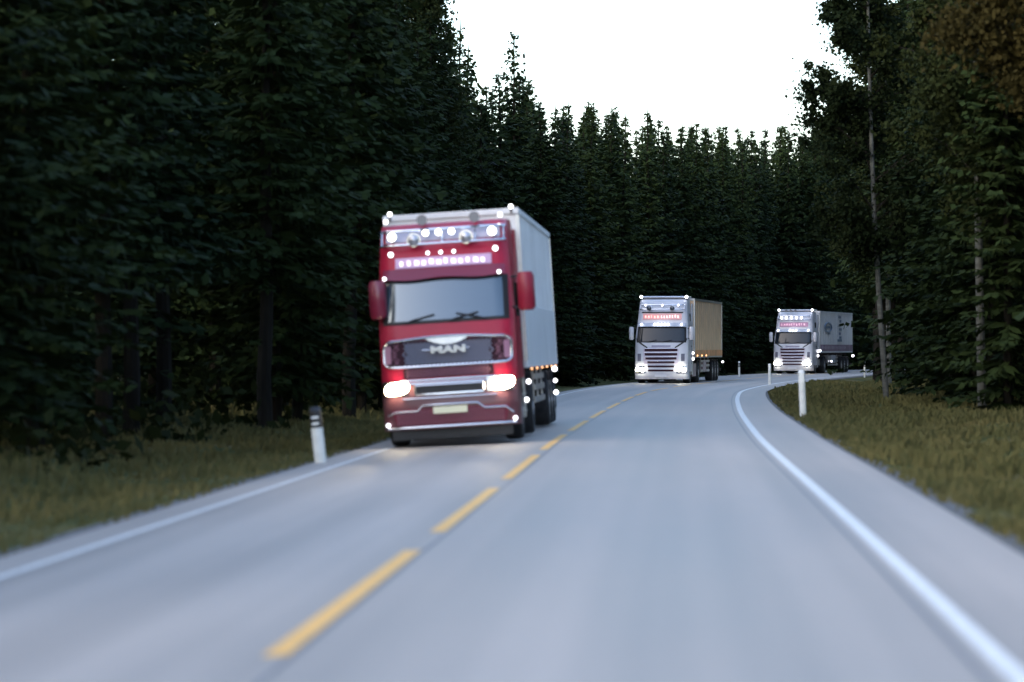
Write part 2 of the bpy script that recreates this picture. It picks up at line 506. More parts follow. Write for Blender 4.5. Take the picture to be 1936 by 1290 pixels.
PROTO = []
for i, (H, Rr, z0, dens) in enumerate([(17, 2.6, .02, 1.05), (19, 3.0, .06, 1.05), (15, 2.5, .01, 1.1), (21, 3.2, .10, 1.0), (17.5, 2.3, .03, .95), (18, 3.5, .05, 1.15), (20, 2.9, .28, 1.0), (18.5, 2.7, .22, 1.05)]):
    V, F = spruce_mesh(H, Rr, 10+i, z0, dens)
    cm = np_mesh('crown', V, F); cm.materials.append(NEEDLE)
    tm = trunk_mesh(H, .15+.008*i, 50+i, stubs=6); tm.materials.append(BARK)
    PROTO.append((H, cm, tm))

def tree(X, Y, H, k, label, group, name='spruce_tree', rz=None, sxy=1.0):
    Hp, cm, tm = PROTO[k]
    s = H/Hp
    root = empty(name, (X, Y, ground_z(X, Y)-.05), (random.uniform(-.02, .02), random.uniform(-.02, .02), random.uniform(0, 6.28) if rz is None else rz))
    sw = (s*.5+.5)*sxy
    root.scale = (sw, sw, s)
    tag(root, label, 'tree', group)
    add('trunk', tm, BARK, root); add('crown', cm, NEEDLE, root)
    return root

random.seed(11)
# heights above the road of the forest edge as the valley of sky shows them (tan of elevation against bearing)
SKY = [(-.20, .25), (-.050, .18), (-.040, .112), (-.022, .104), (-.015, .098), (-.0118, .083), (-.0095, .076), (-.0070, .083), (.0005, .090), (.0045, .086), (.0095, .078), (.013, .0770),
       (.030, .0765), (.045, .0735), (.060, .0700), (.075, .0690), (.090, .0690), (.0955, .0745), (.0985, .088), (.100, .108), (.106, .14), (.3, .14)]
def sky_lim(b): return float(np.interp(b, [p[0] for p in SKY], [p[1] for p in SKY]))
placed = []
def free(X, Y, r):
    for (x, y) in placed:
        if (x-X)**2+(y-Y)**2 < r*r: return False
    return True
SP = []      # (X, Y, H, k, zone)
def try_tree(X, Y, Hn, zone, r=2.6, k=None, sxy=1.0, force=False):
    if not force and not free(X, Y, r): return False
    H = Hn
    if Y > 40:
        cap = 0
        lim = sky_lim(X/Y)
        H = min(H, 1.71 + (lim + random.uniform(-.006, .0015)*(0 if force else 1))*Y - ground_z(X, Y))
    if H < 7: return False
    placed.append((X, Y)); SP.append((X, Y, H, random.randrange(6) if k is None else k, zone, sxy))
    return True

# the trees whose tops stand out against the sky, each where it grows
LANDMARK = [
    (-.0165*150, 150, 17.1, 4, 'narrow spire-topped spruce against the sky, between the leafy tree and the pointed spruce'),
    (.0006*168, 168, 18.4, 0, 'pointed spruce standing clear against the sky above the red truck trailer'),
    (-.0290*132, 132, 15.9, 1, 'broad spruce just behind the leafy tree at the edge of the bright sky'),
    (-.0225*140, 140, 16.2, 5, 'full spruce leaning towards the spire-topped one at the sky edge'),
    (-.0380*118, 118, 15.6, 3, 'tall spruce reaching the top of the sky gap above the red truck'),
]
for X, Y, H, k, lab in LANDMARK:
    placed.append((X, Y))
    tree(X, Y, H, k, lab, None, sxy=.95)

# forest left of and behind the bend, forest inside the bend
Ylist = np.arange(50, 330, 3.3)
for row in range(4):
    for Y in Ylist:
        c = at(CX, Y)
        off = {0: 7.6, 1: 10.8, 2: 14.2, 3: 18}[row]
        # left side
        X = c + at(LE, Y) + 3.3 - off - random.uniform(-.7, .9) - (1.5 if Y < 75 else 0)
        y = Y + random.uniform(-1.2, 1.2)
        b = X/y
        if -.19 < b < .135 and (row < 3 or b > .0) and (row < 2 or b > -.12):
            near = b < -.03
            try_tree(X, y, random.uniform(18, 24.5) if not near else random.uniform(17, 23), 'L' if b < -.03 else 'F', k=random.choice((7, 1, 3, 5)) if row == 0 and y < 120 else None)
        # inside of the bend
        X = c + at(RE, Y) - 4.3 + off + random.uniform(-.7, .9) + (3.0 if Y < 125 else 0)
        b = X/y
        if .10 < b < .20 and Y > 84 and Y < 280 and row < 3:
            high = 125 < y < 205
            if y < 232 and ((X/y < .1125) if high else (X-3.0)/y < .107): continue
            try_tree(X, y, random.uniform(17, 23), 'R', k=random.choice((6, 7)) if high else None)
print('spruces', len(SP))
def where(X, Y, zone):
    """which stretch of the forest a tree belongs to, told by what stands in front of it"""
    u = 968 + X/Y*6050
    d = abs(X - at(CX, Y))
    row = 'foremost' if d < (10.2 if zone != 'R' else 12.5) else 'rear'
    if zone == 'R':
        spot = 'above and behind the slim bending birch' if u < 1740 else ('beside the thick straight birch trunk' if u < 1880 else 'at the end of the grass beyond both birches')
        g = 'inside the bend'
    elif u < 250: spot, g = 'at the end of the forest wall farthest from the trucks', 'near wall'
    elif u < 480: spot, g = 'over the dark verge well short of the marker post', 'near wall'
    elif u < 690: spot, g = 'right behind the marker post beside the red truck', 'near wall'
    elif u < 1060: spot, g = 'behind and above the red truck', 'near wall'
    elif u < 1190: spot, g = 'between the red truck and the middle truck', 'far tree line'
    elif u < 1370: spot, g = 'behind and above the middle truck', 'far tree line'
    elif u < 1455: spot, g = 'above the gap between the two white trucks', 'far tree line'
    else: spot, g = 'behind and above the farthest truck', 'far tree line'
    return '%s spruce %s' % ('dark foremost' if row == 'foremost' else 'dark rear', spot), 'spruces, %s, %s, %s row' % (g, spot, row)
for X, Y, H, k, zone, sxy in SP:
    lab, grp = where(X, Y, zone)
    tree(X, Y, H, k, lab, grp, sxy=sxy)

# the deep wood behind the first rows, which reads as one dark mass
DV, DF = [], []
nv = 0
sp = [spruce_mesh(18, 2.9, 90+i, .02, .62, 2.1) for i in range(3)]
r2 = random.Random(3)
cnt = 0
for Y in np.arange(90, 430, 6.0):
    for side in (-1, 1):
        for o in ((22, 26, 30, 35, 41, 48, 56) if side < 0 else (19, 23, 28, 34, 41)):
            y = Y + r2.uniform(-2.5, 2.5)
            X = at(CX, y) + side*(o + r2.uniform(-2, 2))
            b = X/y
            if abs(b) > .19: continue
            if side > 0 and b < .107: continue
            H = min(r2.uniform(15, 21), 1.71 + (sky_lim(b)-.004+r2.uniform(-.004, .001))*y - ground_z(X, y))
            if H < 6: continue
            V, F = sp[r2.randrange(3)]
            a = r2.uniform(0, 6.28); s = H/18
            W = np.empty_like(V)
            W[:, 0] = (V[:, 0]*math.cos(a) - V[:, 1]*math.sin(a)) + X
            W[:, 1] = (V[:, 0]*math.sin(a) + V[:, 1]*math.cos(a)) + y
            W[:, 2] = V[:, 2]*s + ground_z(X, y)
            DV.append(W); DF.append(F + nv); nv += len(W); cnt += 1
for Y in np.arange(-80, 100, 6.5):       # beside and behind the camera: out of the picture, but shading the place
    for side in (-1, 1):
        for o in (11, 16, 22):
            y = Y + r2.uniform(-2, 2)
            X = at(CX, y) + side*(o + r2.uniform(-1, 1.5) + (0 if side < 0 else 2))
            if y > 5 and abs(X/y) < .19: continue
            V, F = sp[r2.randrange(3)]
            a = r2.uniform(0, 6.28); s = (r2.uniform(13, 19) if y > 10 else r2.uniform(8, 13))/18
            W = np.empty_like(V)
            W[:, 0] = (V[:, 0]*math.cos(a) - V[:, 1]*math.sin(a))*(s*.5+.5) + X
            W[:, 1] = (V[:, 0]*math.sin(a) + V[:, 1]*math.cos(a))*(s*.5+.5) + y
            W[:, 2] = V[:, 2]*s + ground_z(X, y)
            DV.append(W); DF.append(F + nv); nv += len(W)
tag(add('deep_forest', np_mesh('deep_forest', np.concatenate(DV), np.concatenate(DF)), NEEDLE),
    'dense dark wood behind the first rows of spruces', 'forest', kind='stuff')
print('deep', cnt, nv//4)

# undergrowth along the feet of the trees
def undergrowth(n=26000):
    r = np.random.default_rng(8)
    Y = r.uniform(48, 300, n); side = np.where(r.random(n) < .6, -1, 1)
    o = r.uniform(9.5, 22, n); d = np.where(side < 0, -(o - 2.2), o + np.where(Y < 170, 1.5, -1.5))
    X = np.interp(Y, YG, CX)+d
    keep = (np.abs(X/Y) < .19) & ~((side > 0) & (Y < 86))
    X, Y, d = X[keep], Y[keep], d[keep]; n = len(X)
    cl = np.clip(.6+.6*np.sin(X*.9+1)*np.sin(Y*.55), .1, 1.3)
    Z = np.array([ground_off(y, q) for y, q in zip(Y, d)]) + r.random(n)*cl*1.0
    s = .10+.14*r.random(n)
    A = r.normal(0, 1, (n, 3)); A /= np.linalg.norm(A, axis=1)[:, None]
    B = np.cross(A, r.normal(0, 1, (n, 3))); B /= np.linalg.norm(B, axis=1)[:, None]
    P = np.stack([X, Y, Z], 1)
    V = np.stack([P-A*s[:, None], P-B*s[:, None]*.6, P+A*s[:, None], P+B*s[:, None]*.6], 1).reshape(-1, 3)
    tag(add('undergrowth', np_mesh('undergrowth', V, np.arange(len(V)).reshape(-1, 4)), LEAF_DK),
        'low dark brush at the feet of the spruces', 'undergrowth', kind='stuff')
undergrowth()

def leafy_tree(name, X, Y, H, r0, lean, crown_z, crown_r, leafm, label, n=9000, seed=1, barkm=BIRCH, trunk_r_top=.05):
    """birch or aspen: pale leaning trunk, limbs and a crown of leaf clumps"""
    r = np.random.default_rng(seed)
    root = empty(name, (X, Y, ground_z(X, Y)-.05))
    tag(root, label, 'tree')
    mb = MB(); nseg = 14
    def P(t): return Vector((lean*H*(t - .55*t*t), .1*math.sin(t*5+seed), H*t))
    pts = [P(i/nseg) for i in range(nseg+1)]; pts[0].z = -.3
    mb.tube(pts, r0, 10, rend=.03)
    mb.build('trunk', barkm, root)
    cl = []; br = MB()
    for k in range(60):
        t = r.uniform(crown_z, .97)
        a = r.uniform(0, 6.28); L = crown_r*(1.05 - .75*abs((t-crown_z)/(1-crown_z) - .25))*r.uniform(.6, 1.1)
        p = P(t); q = p + Vector((math.cos(a)*L, math.sin(a)*L, L*r.uniform(.25, .9)))
        mid = (p+q)/2 + Vector((0, 0, .12*L))
        br.tube([p, mid, q], .035, 5, rend=.010)
        for u in (.3, .45, .6, .75, .88, 1.0, 1.08):
            c = p.lerp(q, u) + Vector(r.normal(0, .22, 3)); cl.append((c.x, c.y, c.z-.1, .20+.42*r.random()))
    br.build('branch', BARK, root)
    cl = np.array(cl); m = len(cl)
    idx = r.integers(0, m, n)
    C = cl[idx]
    D = r.normal(0, 1, (n, 3)); D /= np.linalg.norm(D, axis=1)[:, None]
    Pn = C[:, :3] + D*(C[:, 3]*np.abs(r.normal(0, .75, n)))[:, None]*np.array([1, 1, .85])
    s = .045+.05*r.random(n)
    A = r.normal(0, 1, (n, 3)); A /= np.linalg.norm(A, axis=1)[:, None]
    B = np.cross(A, r.normal(0, 1, (n, 3))); B /= np.linalg.norm(B, axis=1)[:, None]
    V = np.stack([Pn-A*s[:, None], Pn-B*s[:, None]*.7, Pn+A*s[:, None], Pn+B*s[:, None]*.7], 1).reshape(-1, 3)
    add('crown', np_mesh('crown', V, np.arange(len(V)).reshape(-1, 4)), leafm, root)
    return root

leafy_tree('birch_tree', 12.2, 104, 17.0, .10, -.085, .25, 2.1, LEAF_DK, 'slim pale birch trunk bending over the grass, nearest the farthest truck', 60000, 1)
leafy_tree('birch_tree', 13.1, 89, 17.5, .13, -.03, .28, 2.5, LEAF_DK, 'thicker straight birch trunk at the back of the grass, beneath rusty leaves', 60000, 2)
leafy_tree('birch_tree', 12.0, 71, 14.0, .12, -.02, .50, 2.2, LEAF_AU, 'birch with yellow brown autumn leaves high at the forest edge', 40000, 3)
leafy_tree('aspen_tree', -4.3, 122, 15.6, .12, .02, .40, 2.4, LEAF_DK, 'loose leafy tree against the sky above the red truck cab', 40000, 4)
leafy_tree('birch_tree', 16.6, 141, 19.5, .12, -.01, .25, 2.3, LEAF_DK, 'leafy tree edging the bright sky inside the bend', 60000, 5)

# ------------------------------------------------------------------ roadside posts
POST_W = mat('post_plastic', (.74, .75, .72), .5, noise=.12, nscale=6)
POST_B = mat('post_black', (.02, .02, .022), .5)
REFL = mat('post_reflector', (.85, .87, .85), .25, emit=(1, 1, .95), estr=0.0, spec=.8)
def post(X, Y, h, lab, tilt=0.0, w=.15, black=True, cap=True):
    z = ground_z(X, Y)
    root = empty('marker_post', (X, Y, z), (0, tilt, -slope_at(Y)))
    tag(root, lab, 'marker post', 'white marker posts along the road')
    def seg(a, b, name, m, grow=0.0):
        mb = MB(); W, D = w/2+grow, w*.42+grow
        poly = [(-W, D*.9), (-W*.86, -D*.55), (-W*.3, -D), (W*.3, -D), (W*.86, -D*.55), (W, D*.9)]
        mb.prism(poly, 'z', a, b)
        return mb.build(name, m, root, bevel=.006)
    seg(-.15, h*.66, 'shaft', POST_W)
    if black: seg(h*.66+.002, h*.90, 'black_band', POST_B, .002)
    else: seg(h*.66+.002, h*.90, 'upper_shaft', POST_W)
    mb = MB(); W, D = w/2, w*.42
    top = [(-W, D*.9), (-W*.86, -D*.55), (-W*.3, -D), (W*.3, -D), (W*.86, -D*.55), (W, D*.9)]
    mb.quad_strip([[(x, y, h*.90+.002) for x, y in top], [(x, y, h*(.96 if y > 0 else .93)) for x, y in top], [(x*.7, y*.7, h*(1.0 if y > 0 else .95)) for x, y in top]])
    mb.build('cap', POST_W if cap else POST_B, root)
    for zz in ((.70, .80) if black else (.80,)):
        mb = MB(); mb.box(0, -w*.42-.006, h*(zz+.03), w*(.62 if black else .7), .012, h*(.035 if black else .16)); mb.build('reflector', REFL, root, bevel=.003)
    return root
post(-3.08, 51.6, 1.00, 'white marker post with two reflective bars in front of the red truck', tilt=-.11, w=.19, cap=False)
post(6.92, 76, 1.22, 'tall white marker post on the grass in front of the farthest truck', tilt=-.04, w=.16, black=False)
post(11.75, 146, 1.05, 'white marker post where the grass verge rounds the bend between the white trucks', black=False, w=.13)
post(13.2, 186, .98, 'thin white marker post on the outer edge of the bend just behind the middle truck', w=.12)
post(20.6, 187, .95, 'small dim marker post beside the trailer of the farthest truck', w=.10)

# ------------------------------------------------------------------ truck materials
RED = mat('red_paint', (.40, .010, .040), .40, coat=.15, spec=.3, noise=.05, nscale=2)
DKRED = mat('maroon_paint', (.20, .014, .04), .35, coat=.5)
WHITE = mat('white_paint', (.70, .70, .76), .35, coat=.2, noise=.05, nscale=2)
WHITE_T = mat('white_trailer_panel', (.80, .81, .82), .45, noise=.08, nscale=1.2)
WHITE_L = mat('pale_trailer_sheet', (.80, .82, .84), .45, noise=.06, nscale=1.2)
GREY_C = mat('grey_curtain', (.82, .58, .36), .55, noise=.12, nscale=1.5, bump=.2)
BLUE_C = mat('pale_blue_panel', (.90, .90, .91), .45, noise=.08, nscale=1.2)
CHROME = mat('chrome', (.75, .76, .80), .18, 1.0)
STEEL = mat('brushed_steel', (.55, .56, .58), .38, 1.0, noise=.1, nscale=8)
HORN = mat('horn_metal', (.22, .22, .24), .5, 1.0)
BLACK = mat('black_plastic', (.018, .018, .022), .5, noise=.2, nscale=9)
TYRE = mat('tyre_rubber', (.02, .02, .022), .8, noise=.3, nscale=14, bump=.4)
FRAME = mat('chassis_paint', (.045, .03, .032), .55, noise=.3, nscale=6)
GLASS = mat('windscreen_glass', (.012, .018, .026), .05, spec=.45, coat=.0)
GLASS_B = mat('bright_windscreen_glass', (.03, .045, .055), .05, spec=.9, coat=1.0)
GLASS_B.node_tree.nodes['Principled BSDF'].inputs['IOR'].default_value = 1.6
GLASS_B.node_tree.nodes['Principled BSDF'].inputs['Specular Tint'].default_value = (.80, .90, 1, 1)
GLASS_B.node_tree.nodes['Principled BSDF'].inputs['Coat Tint'].default_value = (.85, .93, 1, 1)
SEAL = mat('rubber_seal', (.012, .012, .014), .6)
MESHM = mat('grille_mesh', (.34, .35, .42), .35, .7)
MESHR = mat('red_grille_mesh', (.38, .17, .22), .4, .4)
PLATE = mat('number_plate', (.88, .84, .60), .4)
GLYPH = mat('sign_marks', (.85, .82, .92), .4)
SLOT = mat('grille_slot', (.035, .005, .014), .8)
def lampm(name, col, s): return mat(name, (.9, .9, .9), .3, emit=col, estr=s)
HEAD = lampm('headlight_glow', (1.0, .83, .54), 15)
HEAD2 = lampm('white_headlight_glow', (1.0, .95, .74), 14)
POSL = lampm('position_lamp_glow', (.93, .95, 1.0), 2.4)
POSS = lampm('small_lamp_glow', (.93, .92, 1.0), 1.5)
AMB = lampm('amber_marker_glow', (1.0, .42, .12), .8)
SIGNR = lampm('red_sign_glow', (1.0, .22, .13), .6)
SIGNW = lampm('pale_sign_glow', (1.0, .80, .80), .4)
PINK = lampm('pink_sign_glow', (.62, .16, .30), .3)

class Cab:
    """front surface of a cab as y(x, z)"""
    def __init__(s, prof, hw, hwtop=None, crown=.06):
        s.p = prof; s.hw0 = hw; s.hwt = hwtop or hw; s.crown = crown; s.ztop = prof[-1][0]
    def hw(s, z):
        t = max(0, min(1, (z-2.2)/(s.ztop-2.2)))
        return s.hw0 + (s.hwt-s.hw0)*t
    def r(s, z): return .22 + .06*min(1, z/3)
    def yf(s, z): return float(np.interp(z, [a for a, _ in s.p], [b for _, b in s.p]))
    def F(s, x, z):
        hw, r = s.hw(z), s.r(z); ax = min(abs(x), hw)
        y = s.yf(z) + s.crown*(ax/hw)**2
        if ax > hw-r:
            q = ax-(hw-r); y += r - math.sqrt(max(0, r*r-q*q))
        return y
    def shell(s, z0, z1, yb, name, m, parent, nz=26, closed_top=True, yb_top=None):
        rings = []
        xs0 = [math.sin(R(-90+i*180/30)) for i in range(31)]
        for i in range(nz+1):
            z = z0+(z1-z0)*i/nz; hw = s.hw(z)
            ring = [(x*hw, s.F(x*hw, z), z) for x in xs0]
            ybb = yb
            ring += [(hw, ybb, z), (-hw, ybb, z)]
            rings.append(ring)
        mb = MB(); mb.quad_strip(rings)
        return mb.build(name, m, parent, angle=50)
    def panel(s, mb, zs, xl, xr, off, thick=.04, nx=14):
        """xl, xr numbers or functions of z"""
        g = []
        for z in zs:
            a = xl(z) if callable(xl) else xl; b = xr(z) if callable(xr) else xr
            g.append([(a+(b-a)*j/nx, s.F(a+(b-a)*j/nx, z)-off, z) for j in range(nx+1)])
        mb.sheet(g, thick)
    def line(s, mb, pts, off, rad, n=6):
        mb.tube([(x, s.F(x, z)-off, z) for x, z in pts], rad, n)

def lin(a, b, n): return [a+(b-a)*i/(n-1) for i in range(n)]

def wheel(parent, x, y, r=.5, w=.30, side=1):
    root_name = 'wheel'
    mb = MB()
    mb.lathe((x, y, r), 'x', [(r*.62, -w/2), (r*.92, -w/2), (r*.985, -w*.40), (r, -w*.2), (r, w*.2), (r*.985, w*.40), (r*.92, w/2), (r*.62, w/2)], 32)
    wh = mb.build('wheel', TYRE, parent)
    mb = MB()
    s = side
    mb.lathe((x, y, r), 'x', [(r*.61, s*w*.50), (r*.58, s*w*.46), (r*.50, s*w*.30), (r*.30, s*w*.28), (r*.26, s*w*.52), (.02, s*w*.54)], 28)
    for k in range(10):
        a = k*math.pi/5
        mb.lathe((x+s*w*.30, y+math.cos(a)*r*.40, r+math.sin(a)*r*.40), 'x', [(.02, 0), (.02, s*.05), (.008, s*.06)], 8)
    mb.build('rim', STEEL, wh)
    return wh

def lamp(parent, x, y, z, r, m, depth=.07, housing=True, name='marker_lamp'):
    mb = MB()
    mb.lathe((x, y, z), 'y', [(r*.9, .01), (r, 0), (r*.96, -depth*.35), (r*.6, -depth*.6), (.005, -depth*.7)], 16)
    o = mb.build(name, m, parent)
    if housing:
        mb = MB(); mb.lathe((x, y, z), 'y', [(r*1.15, -.01), (r*1.15, .03), (r*.7, depth+.02), (.01, depth+.03)], 14)
        mb.build('lamp_housing', CHROME, o)
    return o

def glyph_row(mb, cab, x0, x1, z0, z1, off, seed, n=9, thick=.012):
    """unreadable lettering: upright and slanting strokes of uneven height"""
    r = random.Random(seed); x = x0; w = (x1-x0)/n
    for k in range(n):
        h = (z1-z0)*r.uniform(.7, 1.0); zc = z0+h/2
        ww = w*r.uniform(.5, .72); y = cab.F(x+ww/2, zc)-off
        kind = r.randrange(4); sw = .022
        mb.box(x+sw, y, zc, sw*1.6, thick, h)
        if kind != 1: mb.box(x+ww*.55, y, z0+h-sw, ww*.75, thick*.9, sw*1.5)
        if kind in (0, 2): mb.box(x+ww-sw, y, zc, sw*1.6, thick*1.1, h*.9)
        if kind in (1, 3): mb.box(x+ww*.55, y, z0+sw, ww*.75, thick*.9, sw*1.5)
        if kind == 3: mb.box(x+ww*.5, y, zc, ww*.7, thick*.9, sw*1.3)
        x += w

def text_obj(name, s, size, ext, m, parent, loc, rot, sx=1.0):
    cu = bpy.data.curves.new(name, 'FONT'); cu.body = s; cu.size = size; cu.extrude = ext; cu.align_x = 'CENTER'; cu.align_y = 'CENTER'; cu.bevel_depth = .004; cu.offset = .006
    t = bpy.data.objects.new(name, cu); COL.objects.link(t)
    dg = bpy.context.evaluated_depsgraph_get()
    me = bpy.data.meshes.new_from_object(t.evaluated_get(dg))
    bpy.data.objects.remove(t)
    me.materials.clear()
    o = add(name, me, m, parent); o.location = loc; o.rotation_euler = rot; o.scale = (sx, 1, 1)
    return o

def trailer(root, y0, L, z0, z1, hw, matp, style, wheels_y):
    """box trailer from y0 back"""
    mb = MB(); mb.box(0, y0+L/2, (z0+z1)/2, hw*2-.02, L, z1-z0); tr = mb.build('trailer_box', matp, root, bevel=.03)
    # side ribs or curtain straps
    n = 14
    for s in (-1, 1):
        mb = MB()
        for k in range(1, n):
            y = y0 + L*k/n
            mb.box(s*(hw-.004), y, (z0+z1)/2, .022, .045 if style == 'panel' else .06, z1-z0-.24)
        mb.build('side_rib', matp, tr, bevel=.004)
    rail = MB()
    for s in (-1, 1):
        rail.box(s*(hw), y0+L/2, z1-.05, .05, L+.02, .11)
        rail.box(s*(hw), y0+L/2, z0+.06, .05, L+.02, .13)
    rail.box(0, y0-.02, z1-.05, hw*2+.03, .05, .11)
    rail.build('frame_rail', STEEL if style != 'panel' else WHITE_L, tr, bevel=.008)
    # corner posts
    for s in (-1, 1):
        for yy in (y0+.03, y0+L-.03):
            cp = MB(); cp.box(s*(hw-.01), yy, (z0+z1)/2, .07, .09, z1-z0-.25)
            cp.build('corner_post', STEEL, tr, bevel=.008)
    # chassis, legs, guards
    ch = MB()
    for s in (-1, 1): ch.box(s*.48, y0+L/2+.5, z0-.16, .12, L-1.0, .30)
    for k in range(8): ch.box(0, y0+1.2+k*(L-2)/7, z0-.12, 1.9, .08, .12)
    ch.box(0, y0+L-.1, .55, hw*2-.1, .10, .14)
    for s in (-1, 1): ch.box(s*.6, y0+L-.12, .8, .08, .1, .5)
    ch.build('trailer_chassis', FRAME, root, bevel=.006)
    for s in (-1, 1):
        lg = MB()
        lg.box(s*.9, y0+3.0, .72, .12, .14, .95); lg.box(s*.9, y0+3.0, .26, .3, .3, .04)
        lg.build('landing_leg', FRAME, root, bevel=.006)
    for s in (-1, 1):
        g = MB()
        for z in (.55, .80, 1.02): g.box(s*(hw-.06), y0+5.6, z, .03, 4.0, .11)
        for y in (3.8, 5.6, 7.4): g.box(s*(hw-.10), y0+y, .85, .04, .06, .75)
        g.build('side_guard', STEEL, root, bevel=.005)
    for y in wheels_y:
        for s in (-1, 1):
            wheel(root, s*(hw-.20), y, .5, .36, s)
    for s in (-1, 1):
        mf = MB(); mf.box(s*(hw-.22), wheels_y[-1]+.62, .55, .42, .015, .62)
        mf.build('mudflap', BLACK, root)
    for s in (-1, 1):
        for y in wheels_y:
            fd = MB()
            pts = [(y+math.cos(a)*.60, .5+math.sin(a)*.60) for a in [R(20+i*14) for i in range(11)]]
            inner = [(y+math.cos(a)*.575, .5+math.sin(a)*.575) for a in [R(20+i*14) for i in reversed(range(11))]]
            fd.prism(pts+inner, 'x', s*(hw-.42), s*(hw-.03))
            fd.build('mudguard', BLACK, root)
    return tr

def tractor_common(root, hw, wb, tank=CHROME, skirt=None, fifth=1.15):
    ch = MB()
    for s in (-1, 1): ch.box(s*.42, 3.3, .85, .10, 5.6, .28)
    for y in (.9, 2.4, 3.6, 5.2, 6.0): ch.box(0, y, .82, .84, .12, .22)
    ch.box(0, wb+.1, 1.12, .95, .9, .12)
    ch.box(0, 1.1, .75, 1.1, 1.3, .6)
    ch.build('chassis_frame', FRAME, root, bevel=.01)
    for s in (-1, 1):
        wheel(root, s*(hw-.19), 1.42, .5, .33, s)
        wheel(root, s*(hw-.28), wb, .5, .55, s)
        # arches
        for y, nm in ((1.42, 'mudguard'), (wb, 'mudguard')):
            fd = MB()
            pts = [(y+math.cos(a)*.64, .5+math.sin(a)*.64) for a in [R(i*15) for i in range(13)]]
            inner = [(y+math.cos(a)*.60, .5+math.sin(a)*.60) for a in [R(i*15) for i in reversed(range(13))]]
            fd.prism(pts+inner, 'x', s*(hw-.50), s*(hw-.02)); fd.build(nm, BLACK, root)
        # tanks
        t = MB()
        prof = [(s*(hw-.06)+0, 0)]
        t.box(s*(hw-.38), 2.95, .72, .62, 1.35, .62); tk = t.build('fuel_tank', tank, root, bevel=.12)
        st = MB(); st.box(s*(hw-.38), 2.6, .72, .635, .05, .635); st.box(s*(hw-.38), 3.3, .72, .635, .05, .635)
        st.build('tank_strap', BLACK, tk, bevel=.1)
        if skirt:
            k = MB(); k.box(s*(hw-.03), 3.0, .62, .035, 1.9, .62); k.build('side_skirt', skirt, root, bevel=.012)

def mirror_pair(root, hw, z, y, m, tall=.62, arm=True, out=.22, w=.24):
    for s in (-1, 1):
        mb = MB()
        x = s*(hw+(out if not isinstance(out, tuple) else out[0 if s < 0 else 1]))
        W = w/2
        rings = []
        for zz, k in ((-tall/2, .7), (-tall/2+.06, 1), (tall/2-.08, 1), (tall/2, .75)):
            rings.append([(x-W*k, y+.05, z+zz), (x-W*k, y-.03*k, z+zz), (x-W*k*.5, y-.12*k, z+zz), (x+W*k*.5, y-.12*k, z+zz), (x+W*k, y-.03*k, z+zz), (x+W*k, y+.05, z+zz)])
        mb.quad_strip(rings)
        o = mb.build('mirror', (DKRED if s < 0 else mat('mirror_red', (.26, .010, .032), .4)) if m is RED else m, root, angle=60)
        g = MB(); g.box(x, y+.056, z, w*.85, .008, tall*.85); g.build('mirror_glass', CHROME, o)
        a = MB()
        for dz in (tall/2-.05, -tall/2+.05):
            a.tube([(s*(hw-.03), y+.12, z+dz*.9), (x-s*W*.6, y, z+dz)], .022, 6)
        a.build('mirror_arm', BLACK, o)

